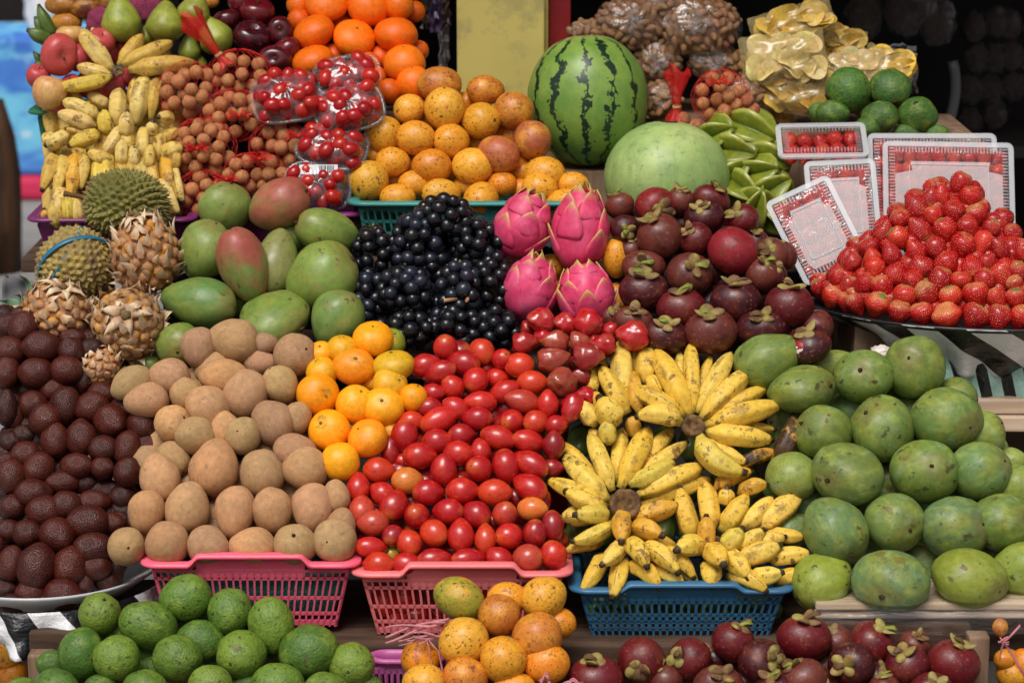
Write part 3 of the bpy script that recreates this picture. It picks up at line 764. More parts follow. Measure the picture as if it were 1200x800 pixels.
heap('red_apple', 'apple', RA, DOR, PR, 'apple', 'dark_apple', 'dark red apples beside the oranges', lambda t: f'{t} shiny apple', 'between pears and oranges', 'flat', 'stalk', seed=26)
PE = parse('142 24 24 25 95; 194 28 24 22 88; 228 13 20 18 70; 252 43 21 22 120; 222 58 14 16 90 .02; 172 43 11 11 90 .03; 232 75 12 10 90 .03')
PPE = {'': ([S(150, 158, 56), S(142, 152, 52)], 'green')}
for d in PE: d['code'] = ''
rndp = random.Random(3)
row_labels(PE, lambda d: 'green pear', 'behind the small bananas')
for d in PE:
    c = P(d['u'], d['v'], 1.2 + d['dy']); s = PX(c)
    o = link('pear', rndp.choice(ME['pear']), MT['pear'], mw=frame(c, dir3(d['ang'], 5), None, (d['rx'] * s, d['rx'] * s, d['ry'] * s)), color=jit(S(134, 142, 54)))
    tag(o, d['label'], 'pear', 'green pears in pink foam nets')
    link('stalk', ME['stalk'][0], MT['stalk'], o, Matrix.Translation((0, 0, 1.22)))
FU = parse('69 64 21 24 78@69; 58 109 20 23 y; 45 90 14 16 0 .03; 83 42 17 12 0 .02 y; 92 68 16 17 0 .03; 118 50 16 17 0 .02; 72 122 14 14 0 .04; 84 100 12 14 0 .04; 108 72 17 17 0 .06; 152 62 16 16 0 .08; 130 62 15 16 0 .08; 128 105 18 18 0 .08; 160 90 17 17 0 .09; 105 100 16 16 0 .08; 185 66 16 15 0 .09 y; 200 84 16 16 0 .10')
for d in FU:
    if d['ang'] == 0: d['ang'] = None
PFU = {'': ([S(176, 62, 68), S(184, 70, 70)], 'rosy'), 'y': ([S(214, 172, 104)], 'cream-yellow')}
heap('blushed_apple', 'apple', FU, lin(1.08, 110, .0013), PFU, 'apple', 'fuji', 'pink and cream apples in the green bucket', lambda t: f'{t} apple', 'over the green bucket', 'flat', 'stalk', seed=27)
TO = parse('78 27 17 13 o; 72 6 19 11 n; 100 9 20 14 d; 128 4 12 12 d; 244 2 12 8 o')
PTO = {'o': ([S(206, 130, 46)], 'orange'), 'n': ([S(176, 112, 46)], 'brownish orange'), 'd': ([S(112, 52, 34)], 'brown-red')}
heap('passion_fruit', 'passion fruit', TO, lambda v, u=0: 1.3, PTO, 'passion', 'passion', 'old passion fruits behind the pink apples', lambda t: f'{t} passion fruit', 'behind the pears', 'long', seed=28)
BA = parse('993 106 26 26; 1043 104 24 20 1047@119; 1031 137 21 18 0 -.02; 1075 136 23 21 0 -.01 1071@125; 976 133 19 15; 960 132 14 12 0 .02; 1017 150 15 13 0 -.02; 1062 156 16 11; 1098 156 14 10; 1012 125 14 14 0 .05; 1055 125 12 14 0 .05')
PBA = {'': ([S(70, 108, 40), S(64, 100, 38), S(76, 112, 42)], 'dark green')}
heap('avocado', 'avocado', BA, lin(1.08, 150, .0013), PBA, 'avocado', 'avocado', 'dark avocados behind the strawberry packs', lambda t: f'{t} round avocado', 'behind the strawberry packs', 'long', 'bigscar', seed=29)

# ------------------------------------------------------------------ strawberries
ST = parse('''1125 215 12 12; 1091 231 10 13; 1103 229 10 12; 1113 225 11 11 0 .03; 1137 232 12 12; 1073 242 12 15; 1094 254 11 11; 1118 250 13 12; 1145 253 12 12; 1056 259 11 12; 1077 269 13 14; 1108 271 13 14; 1135 267 12 13; 1161 270 10 12; 1036 272 12 12; 1054 280 12 13 o; 1170 265 9 10 0 .02; 1073 293 12 12; 1098 292 12 13; 1128 290 14 15; 1152 285 11 13 o; 1171 291 10 13; 1185 283 9 10 0 .02; 1020 291 12 11; 1044 297 11 13; 1022 301 10 9 0 -.01 o; 1025 316 11 13 o; 998 309 9 12; 1001 298 9 9 0 .02; 1078 311 15 11; 1110 309 14 12; 1139 312 12 13; 1158 306 9 9; 1174 320 13 15 o; 1193 322 10 14; 1051 320 14 11; 1071 327 13 11; 1101 329 13 14; 1126 330 12 10 o; 1152 330 12 13; 981 327 9 11; 993 335 9 11; 1012 335 11 14; 1035 337 12 13; 960 340 8 12; 976 349 12 12 o; 989 354 7 10; 1003 357 10 12; 1028 358 14 13 o; 1060 349 14 13 o; 1087 347 13 16; 1115 350 13 13 o; 1144 347 15 14; 1168 350 11 12 o; 1190 351 11 12; 1054 366 14 12; 1081 368 13 12; 1110 371 16 13 o; 1142 371 16 13; 1170 373 14 14; 1196 373 13 14; 1190 335 10 11; 1198 300 9 12; 1207 345 11 12; 1212 325 11 12; 1216 372 12 13; 1186 300 9 9 0 .02''')
PSB = {'': ([S(168, 12, 18), S(158, 10, 18), S(178, 16, 18)], 'ripe red'), 'o': ([S(192, 40, 24), S(186, 36, 24)], 'orange-red')}
def DST(v, u=1195):
    q = min(1, abs(1195 - u) / 246)
    return .53 + (378 - v) * .0015 + .22 * (1 - math.sqrt(1 - q * q))
for d in ST: d['ang'] = 90 + random.uniform(-40, 40)
random.seed(30); rs = random.Random(30)
row_labels(ST, lambda d: f"{PSB[d['code']][1]} strawberry", 'of the strawberry pyramid', 1.0)
def leaf_mesh(n, k=6, L=.55, w=.2, droop=.3, seed=0):
    rr = random.Random(seed)
    vs, fs = [], []
    for i in range(k):
        a = 2 * math.pi * (i + rr.uniform(-.2, .2)) / k
        l = L * rr.uniform(.75, 1.15)
        b = len(vs)
        for t, ww in ((.05, .35), (.4, 1), (.75, .65), (1.0, .05)):
            for sd in (-1, 0, 1):
                x, y, z = l * t, sd * w * ww * .5, .06 - droop * t * t - abs(sd) * .04 + rr.uniform(-.02, .02)
                vs.append(Vector((x * math.cos(a) - y * math.sin(a), x * math.sin(a) + y * math.cos(a), z)))
        for r in range(3):
            for c in range(2):
                p = b + r * 3 + c
                fs.append((p, p + 1, p + 4, p + 3))
    return mesh(n, vs, fs)
ME['sepal'] = [leaf_mesh(f'sepal_{i}', 7, .8, .3, .2 + .2 * (i % 2), i) for i in range(3)]
MT['leaf'] = plain('strawberry_sepal', S(112, 132, 66), .6, .3, 5)
def berry(d, label, group, dep, towr=(-18, 30), sep=.3):
    c = P(d['u'], d['v'], dep); s = PX(c)
    a, b = max(d['rx'], d['ry']), min(d['rx'], d['ry'])
    wide = d['rx'] > d['ry'] * 1.12
    low = d['v'] > 328 and sep > 0
    Z = dir3(d['ang'] + (180 if rs.random() < .4 and not low else 0), rs.uniform(*towr))
    sm = MT['pale_strawberry' if rs.random() < (.7 if low else .2) else 'strawberry']
    sc = (d['rx'] * s, d['rx'] * s * .95, d['ry'] * s) if not d.get('flat') else (a * s, b * s, b * s)
    o = link('strawberry', rs.choice(ME['strawberry']), sm, mw=frame(c, Z, RGT, (sc[0] * 1.16, sc[1] * 1.16, sc[2] * 1.26)), color=jit(rs.choice(PSB[d['code']][0])))
    tag(o, label, 'strawberry', group)
    if rs.random() < sep:
        link('sepal', rs.choice(ME['sepal']), MT['leaf'], o, Matrix.Translation((0, 0, .9)) @ Matrix.Rotation(rs.uniform(0, 6), 4, 'Z') @ Matrix.Scale(.8, 4))
for d in ST:
    berry(d, d['label'], 'strawberries of the pyramid', DST(d['v'], d['u']) + d['dy'])
for d in ST:
    if 225 < d['v'] < 365:
        berry(dict(u=d['u'] + rs.uniform(-5, 5), v=d['v'] - 7, rx=12, ry=12, ang=80, code=''), 'red strawberry of the second layer, seen only in gaps of the pyramid', 'strawberries inside the pyramid', DST(d['v'], d['u']) + .035, sep=0)
for u, v, r in gap_fill(ST, cover=1.05):
    berry(dict(u=u, v=v, rx=r, ry=r, ang=80, code=''), 'red strawberry in the gaps deep in the pyramid', 'strawberries inside the pyramid', DST(v, u) + .03, sep=0)
# ------------------------------------------------------------------ bananas
MT['banana'] = fruit_mat('banana_peel', S(222, 186, 84), 1.3, (.45, .7), .5, S(190, 142, 52), 1.5, (.58, .8),
    specks=[(2.4, .60, S(104, 70, 40), .8), (6.0, .61, S(84, 54, 28), .75), (1.1, .64, S(150, 104, 50), .6)],
    attr=(('rg', .6, 1.05, S(104, 74, 40), .7), ('br', .45, .95, S(120, 88, 56), .6), ('tt', .10, .0, S(176, 160, 76), .8), ('tt', .955, 1.0, S(46, 34, 26), .97)), rough=.46, rough2=.62, spec=.35, bump=(8, .08))
MT['old_banana'] = fruit_mat('overripe_banana_peel', S(60, 42, 30), .9, (.42, .55), .95, S(196, 140, 50), 2.0, (.55, .75),
    specks=[(11, 0.545, S(46, 32, 24), .9), (5.5, 0.545, S(40, 28, 22), .9)], attr=(('tt', .94, .98, S(40, 30, 24), .95),), rough=.5, spec=.35, bump=(10, .08))
MT['crown'] = fruit_mat('banana_crown_cut', S(70, 50, 36), 1.5, (.4, .6), .8, rough=.75, spec=.2, bump=(9, .3))
MT['green_banana'] = fruit_mat('green_banana_peel', S(96, 128, 50), 1.3, (.45, .7), .5, attr=(('tt', .93, .98, S(50, 50, 30), .9),), rough=.4)
BSC = 0.045        # object-space unit used by banana meshes so peel patterns keep their size

def banana_mesh(n, p0, p1, r, bow, out, seed, neck=.4):
    """finger from p0 (crown) to p1 (tip); points are scaled down by BSC"""
    rr = random.Random(seed)
    p0, p1, bow, out, r = p0 / BSC, p1 / BSC, bow / BSC, out / BSC, r / BSC
    d = p1 - p0
    K = 16
    ts, pts, rad = [], [], []
    for i in range(K + 1):
        t = i / K
        t = t ** .9
        s4 = 4 * t * (1 - t)
        pts.append(p0 + d * t + (bow + out) * s4)
        body = min(1, max(0, (t - .02) / .24)); body = body * body * (3 - 2 * body)
        tipf = 1.0 if t < .58 else max(.0, 1 - ((t - .58) / .42) ** 2.0 * .66)
        q = neck + (1 - neck) * body
        rad.append(r * q * tipf)
        ts.append(t)
    pts.append(pts[-1] + (pts[-1] - pts[-2]).normalized() * r * .36); rad.append(r * .26); ts.append(1.06)
    vs, fs, at, rg, br = [], [], [], [], []
    bru = [(rr.uniform(-1.2, 1.2), rr.uniform(.2, .5), rr.uniform(.3, .9), rr.uniform(.04, .15)) for _ in range(rr.choice((1, 2, 3)))]
    keep = rr.sample(range(5), 2)
    seg = 20
    nrm = (bow + out)
    nrm = nrm.normalized() if nrm.length > 1e-5 else UP
    tw = rr.uniform(0, 6)
    n_ = len(pts)
    for i, p in enumerate(pts):
        t = (pts[min(i + 1, n_ - 1)] - pts[max(i - 1, 0)]).normalized()
        x = (nrm - t * nrm.dot(t)).normalized()
        y = t.cross(x)
        for k in range(seg):
            a = 2 * math.pi * k / seg
            f = 1 + .085 * math.cos(5 * (a + tw)) * (1 - .0) 
            f *= 1 + .03 * noise.noise(p * 1.1 + Vector((seed, k * .15, 0)))
            vs.append(p + (x * math.cos(a) + y * math.sin(a)) * rad[i] * f)
            at.append(ts[i])
            kk = int(round((a + tw) * 5 / (2 * math.pi))) % 5
            dd_ = min((((a - q0 + math.pi) % (2 * math.pi)) - math.pi) ** 2 / (2 * qa * qa) + (ts[i] - qt) ** 2 / (2 * qs * qs) for q0, qa, qt, qs in bru)
            br.append(math.exp(-dd_))
            rg.append((max(0, math.cos(5 * (a + tw))) ** 3) * (1.0 if kk in keep else .25))
    for i in range(n_ - 1):
        for k in range(seg):
            a, b = i * seg + k, i * seg + (k + 1) % seg
            fs.append((a, b, b + seg, a + seg))
    fs.append(tuple(reversed(range(seg))))
    fs.append(tuple((n_ - 1) * seg + k for k in range(seg)))
    return mesh(n, vs, fs, attrs={'tt': at, 'rg': rg, 'br': br})

BSEED = [0]
def banana_hand(name, label, group, fingers, depth, crown=None, crown_r=.02, cdy=0.0, cols=None, mat='banana', part='banana', outk=.14, wk=.94):
    """fingers: (u0, v0, u1, v1, width px, dy base, dy tip, side bow px, code)"""
    u, v = crown if crown else (fingers[0][0], fingers[0][1])
    c = P(u, v, depth(v) + cdy)
    root = empty(name, c)
    tag(root, label, 'bananas', group)
    for f in fingers:
        f = list(f) + [0] * (9 - len(f))
        u0, v0, u1, v1, w, d0, d1, bow, code = f[:9]
        BSEED[0] += 1
        a = P(u0, v0, depth(v0) + d0)
        b = P(u1, v1, depth(v1) + d1)
        s = PX(a)
        ax = (b - a)
        side = ax.cross(FWD).normalized()
        L = ax.length
        outv = (-FWD * .75 + UP * .5) 
        outv = outv - ax.normalized() * outv.dot(ax.normalized())
        me = banana_mesh('banana', a - c, b - c, w * s * .5 * wk, side * (bow * s), outv * (L * outk), BSEED[0])
        m = MT['old_banana'] if code == 'x' else MT[mat]
        col = jit(random.choice(cols or [S(224, 184, 70), S(220, 178, 62), S(226, 190, 82)]), .05)
        if code == 'o': col = jit(S(208, 152, 48), .05)
        if code == 'g': col = jit(S(206, 180, 70), .05)
        if code == 'x': col = jit(S(206, 150, 50), .05)
        o = link(part, me, m, root, Matrix.Diagonal((BSC, BSC, BSC, 1)), color=col)
    if crown:
        def pr(t):
            z, r = ball(t)
            r = abs(r) ** .55
            return z * .55 - (.95 * math.exp(-(r / .5) ** 2) if z > 0 else 0), r
        me = revolve('crown', pr, 20, 14, .08, BSEED[0], lf=2.2)
        fr = frame(Vector((0, 0, 0)), (-FWD + UP * .35), RGT, (crown_r * .86,) * 3)
        link('crown', me, MT['crown'], root, fr, color=S(126, 94, 58))
    return root

DBN = lambda v: .19 + (680 - v) * .0012
random.seed(41)
H2 = [(727, 572, 760, 503, 27, .0, .03, -2), (718, 575, 692, 509, 22, .0, .02, 2), (722, 566, 729, 503, 20, .02, .05, 0), (712, 580, 660, 519, 19, .03, .03, 4), (713, 586, 662, 534, 26, 0, .01, 5), (712, 592, 643, 563, 23, .01, .0, 4),
      (711, 597, 664, 576, 24, -.005, -.02, 4), (713, 604, 675, 603, 24, -.01, -.05, 2, 'g'), (716, 611, 672, 634, 21, -.01, -.03, 8, 'g'), (700, 600, 659, 606, 27, .03, .02, 3), (738, 568, 789, 541, 23, -.01, -.02, -5, 'g'), (748, 580, 821, 547, 28, .0, .01, -4),
      (740, 566, 804, 519, 20, .02, .03, -4), (737, 560, 788, 503, 23, .03, .05, -3), (750, 592, 832, 561, 21, .02, .03, -5), (741, 607, 794, 592, 25, -.01, -.03, -3, 'o'), (729, 604, 728, 634, 24, -.015, -.06, 0, 'o'), (742, 622, 775, 627, 25, 0, -.05, 2, 'o'), (702, 640, 664, 646, 16, .02, .0, -2), (706, 636, 668, 638, 17, .03, .01, 2), (745, 630, 792, 640, 20, .03, .02, -2, 'o')]
banana_hand('banana_hand', 'ripe yellow banana hand with its cut crown facing outward, next to the red tree tomatoes', 'small yellow banana hands over the blue basket', H2, DBN, (733, 591), .036, -.035)
H1 = [(808, 488, 769, 412, 29, 0, .01, 2), (811, 484, 809, 404, 21, .0, .02, 0), (817, 484, 856, 415, 23, 0, .02, -2), (822, 490, 878, 435, 26, 0, .01, -2), (828, 493, 897, 455, 21, .01, .02, -3), (827, 499, 913, 475, 27, 0, .0, -4), (827, 506, 903, 515, 26, -.01, .0, -5), (820, 510, 871, 553, 30, -.02, -.03, -14, 'g'),
      (801, 488, 742, 455, 26, -.005, -.01, 3), (799, 496, 748, 488, 25, -.005, -.02, -3), (803, 484, 795, 412, 16, .03, .04, 0), (815, 482, 833, 418, 15, .03, .04, 0), (826, 490, 883, 446, 14, .03, .04, 0), (828, 512, 874, 541, 20, .01, .0, -8), (830, 502, 907, 503, 16, .03, .03, -3), (906, 540, 929, 489, 26, .02, .0, -8, 'x'), (860, 552, 908, 530, 20, .03, .02, 2, 'x'), (838, 575, 880, 553, 20, .02, .0, 3, 'o'), (866, 580, 898, 568, 20, .01, -.01, 2, 'o'), (850, 590, 852, 572, 21, .02, -.01, 0)]
banana_hand('banana_hand', 'speckled yellow banana hand with one blackened overripe finger, topmost above the blue basket', 'small yellow banana hands over the blue basket', H1, DBN, (812, 499), .026, -.03)
H3 = [(814, 634, 797, 573, 25, .01, -.02, 3), (834, 624, 825, 565, 26, .02, .02, 0), (828, 642, 828, 606, 23, -.02, -.05, 0, 'o'), (845, 622, 874, 581, 26, .01, .0, -3), (847, 642, 869, 620, 26, -.02, -.045, -2, 'g'), (862, 642, 894, 621, 21, -.01, -.04, -3), (866, 620, 904, 584, 23, .01, .01, -4), (884, 620, 937, 578, 29, .02, .02, -5), (880, 634, 919, 629, 20, -.01, -.02, -4), (900, 624, 941, 629, 19, .01, .0, -4), (864, 655, 913, 639, 27, -.01, -.04, -4), (898, 654, 948, 648, 22, .0, -.02, -3), (878, 676, 916, 671, 23, -.01, -.04, -4), (906, 680, 941, 671, 21, .01, -.01, -2),
      (820, 640, 794, 644, 28, -.01, -.06, 0), (832, 646, 848, 661, 28, -.02, -.07, 0), (832, 662, 834, 686, 26, 0, -.03, 0), (846, 652, 876, 677, 27, 0, -.04, 3), (852, 676, 897, 692, 23, 0, -.03, 4)]
banana_hand('banana_hand', 'yellow banana hand with finger ends pointing sideways towards the green mangoes', 'small yellow banana hands over the blue basket', H3, DBN, (838, 638), .02, .03)
H4 = [(705, 650, 682, 692, 21, .02, -.02, 5), (727, 652, 718, 699, 23, .01, -.03, 3), (728, 636, 706, 661, 22, -.02, -.06, 4), (732, 638, 758, 663, 24, -.02, -.06, 4), (750, 645, 794, 670, 25, -.01, -.05, 5), (766, 645, 813, 676, 19, .0, -.02, 5), (736, 664, 772, 688, 23, 0, -.03, 5), (757, 670, 800, 685, 21, .01, -.02, 4), (780, 660, 816, 684, 18, .02, .0, 3)]
banana_hand('banana_hand', 'yellow banana hand with brown-spotted fingers hanging over the blue basket rim', 'small yellow banana hands over the blue basket', H4, DBN, (742, 640), .02, .03)
H0 = [(730, 476, 727, 401, 28, 0, .03, 0), (757, 450, 757, 408, 26, 0, .02, 0), (742, 440, 749, 399, 16, .03, .04, 0), (765, 430, 766, 395, 19, .02, .04, 0), (706, 440, 704, 417, 16, .03, .03, 0), (697, 462, 687, 428, 19, .01, .01, 0), (736, 484, 705, 431, 25, -.01, -.01, 3), (750, 484, 740, 436, 21, -.01, .0, 2, 'o'), (724, 496, 704, 468, 35, -.02, -.04, 2), (698, 498, 682, 471, 23, -.01, -.03, 2), (713, 520, 711, 493, 22, -.01, -.04, 0, 'g'), (773, 464, 761, 441, 22, .0, -.01, 0), (702, 482, 697, 459, 17, 0, -.02, 0, 'o'), (745, 512, 738, 488, 20, .03, .0, 0, 'o'), (700, 520, 692, 502, 16, .02, .0, 0)]
banana_hand('banana_hand', 'plump yellow banana hand with upright fingers beside the bell-shaped water apples', 'small yellow banana hands over the blue basket', H0, lambda v: DBN(v) + .015)

# ------------------------------------------------------------------ pale small bananas in the purple basket
DBT = lambda v: .90 + (260 - v) * .0012
BT = [S(212, 182, 104), S(204, 170, 84), S(218, 188, 114), S(196, 158, 72)]
TA = [(132, 82, 96, 36, 23, 0, .02, 5), (134, 80, 108, 33, 12, .02, .03, 4), (139, 77, 166, 42, 21, .01, .02, -4), (144, 76, 201, 50, 23, 0, .01, -6), (152, 82, 229, 75, 25, -.01, 0, -5), (130, 88, 92, 78, 19, 0, .01, 4), (131, 90, 66, 102, 20, -.01, -.01, 8, 'g')]
banana_hand('banana_hand', 'pale banana hand with scarred skin lying on top of the purple basket pile', 'pale banana hands stacked in the purple basket', TA, DBT, (139, 84), .014, -.03, BT, wk=.86)
TB = [(138, 150, 140, 106, 23, 0, 0, 0), (155, 130, 161, 91, 16, .03, .03, 0), (160, 148, 173, 90, 25, .01, .02, 0), (177, 142, 188, 88, 17, .01, .03, 0), (125, 158, 122, 130, 19, -.01, -.03, 0, 'g'), (148, 160, 149, 132, 20, -.02, -.05, 0), (119, 140, 75, 119, 22, .01, 0, 4), (113, 150, 69, 133, 21, .01, -.01, 4), (128, 125, 104, 112, 18, .03, .02, 2), (200, 143, 186, 137, 19, .0, -.04, 0), (178, 158, 179, 143, 17, 0, -.03, 0), (100, 128, 82, 108, 18, .03, .03, 3)]
banana_hand('banana_hand', 'banana hand under the topmost one, plump fingers standing up and out', 'pale banana hands stacked in the purple basket', TB, DBT, None, .02, 0, BT, wk=.88, outk=.22)
TC = [(104, 158, 78, 151, 14, .02, 0, 2), (80, 158, 55, 170, 21, .01, .0, 4), (116, 158, 82, 170, 21, -.01, -.03, 3, 'g'), (122, 184, 144, 149, 21, 0, .0, -4), (151, 184, 149, 148, 19, 0, -.01, 0), (169, 188, 168, 151, 19, 0, .0, 0), (186, 190, 190, 158, 17, .0, .0, 0), (194, 184, 215, 175, 25, 0, -.03, 0), (190, 168, 211, 154, 18, .02, 0, 0), (143, 196, 144, 165, 17, -.02, -.03, 0), (158, 198, 157, 172, 17, -.02, -.03, 0), (175, 200, 177, 171, 16, -.02, -.03, 0), (132, 192, 104, 178, 19, -.01, -.03, 3), (106, 184, 84, 171, 17, 0, -.02, 3), (70, 176, 52, 158, 16, .02, .02, 3), (205, 198, 208, 178, 17, -.01, -.03, 0)]
banana_hand('banana_hand', 'banana hand across the middle of the purple basket pile with dark-tipped upright fingers', 'pale banana hands stacked in the purple basket', TC, DBT, None, .02, 0, BT, wk=.88, outk=.22)
TD = []
rt = random.Random(9)
for i in range(11):
    u = 50 + i * 15.5 + rt.uniform(-3, 3)
    TD.append((u + (132 - u) * .12, 184 + rt.uniform(-4, 6), u, 226 + rt.uniform(-6, 10), rt.uniform(18, 22), .02, -.02, (132 - u) * .08, rt.choice(['', '', 'g', 'o'])))
banana_hand('banana_hand', 'banana hand behind the greener durian with fingers hanging straight down', 'pale banana hands stacked in the purple basket', TD, DBT, None, .02, 0, BT, outk=.2, wk=.82)
TE = [(72, 222, 60, 262, 19, .0, -.03, 4), (82, 262, 79, 228, 20, -.02, -.04, -2, 'g'), (92, 264, 88, 230, 18, -.02, -.03, 0), (60, 262, 52, 246, 15, 0, -.02, 2, 'x'), (68, 266, 62, 240, 19, -.02, -.04, 0), (192, 212, 209, 250, 20, 0, -.03, -4), (186, 216, 197, 254, 19, .0, -.03, -3), (204, 196, 214, 236, 18, .01, -.01, -3), (104, 262, 100, 236, 18, 0, -.02, 0), (178, 222, 186, 258, 18, .01, -.01, -2), (120, 262, 118, 238, 18, .02, 0), (160, 262, 160, 238, 18, .02, 0)]
banana_hand('banana_hand', 'lowest banana hand of the pile, resting on the purple basket rim', 'pale banana hands stacked in the purple basket', TE, DBT, None, .02, 0, BT, wk=.88, outk=.22)
TF = [(58 + (i % 10) * 16, 120 + (i // 10) * 34, 60 + (i % 10) * 16, 160 + (i // 10) * 34, 22, .075, .06, 2) for i in range(40)]
banana_hand('banana_hand', 'shaded banana hand deep inside the pale pile, seen only in gaps', 'pale banana hands stacked in the purple basket', TF, DBT, None, .02, 0, BT, outk=.05)
GB = [(700 + i * 26, 700, 690 + i * 26, 740, 22, .0, -.01, 2) for i in range(9)] + [(712 + i * 26, 690, 700 + i * 26, 712, 20, -.01, -.02, 2) for i in range(8)]
banana_hand('green_banana_hand', 'unripe green banana hand seen through the slots of the blue basket', None, GB, lambda v: .30, None, cols=[S(96, 128, 46), S(110, 140, 56)], mat='green_banana', outk=.03)
GL = [(66, 46, 46, 8, 16, 0, 0, 3), (62, 48, 34, 36, 18, 0, -.02, 3), (60, 40, 42, 22, 15, .02, .01, 3), (50, 78, 40, 62, 9, .02, .02, 0), (50, 80, 42, 74, 9, .0, .0, 0)]
banana_hand('green_banana_hand', 'small green banana hand standing out beside the old passion fruits', None, GL, lambda v: 1.22, None, cols=[S(84, 104, 40)], mat='green_banana')

GB2 = [(676 + (i % 8) * 33, 640 - (i // 8) * 50, 684 + (i % 8) * 33, 600 - (i // 8) * 50, 30, .09, .1, 2) for i in range(32)]  # added filler; its dark peel stands in for shade between the hands
banana_hand('green_banana_hand', 'dark green filler hand added in gaps behind the ripe yellow hands', None, GB2, DBN, None, cols=[S(70, 92, 36), S(84, 96, 38)], mat='green_banana', outk=.03)

# ------------------------------------------------------------------ baskets
def plastic(name, rgb, rough=.38):
    m = plain(name, rgb, rough, .45, 3, .16, dirt=(7, .55, tuple(x * .42 + .02 for x in rgb[:3]) + (1,), .4))
    b = [n for n in m.node_tree.nodes if n.type == 'BSDF_PRINCIPLED'][0]
    b.inputs['Subsurface Weight'].default_value = .35
    b.inputs['Subsurface Radius'].default_value = (.012, .008, .008)
    b.inputs['Subsurface Scale'].default_value = 1.0
    return m

def rrect(w, d, r, n=6):
    pts = []
    for cx, cy, a0 in ((w / 2 - r, -d / 2 + r, -90), (w / 2 - r, d / 2 - r, 0), (-w / 2 + r, d / 2 - r, 90), (-w / 2 + r, -d / 2 + r, 180)):
        for k in range(n + 1):
            a = R(a0 + 90 * k / n)
            pts.append((cx + r * math.cos(a), cy + r * math.sin(a)))
    return pts

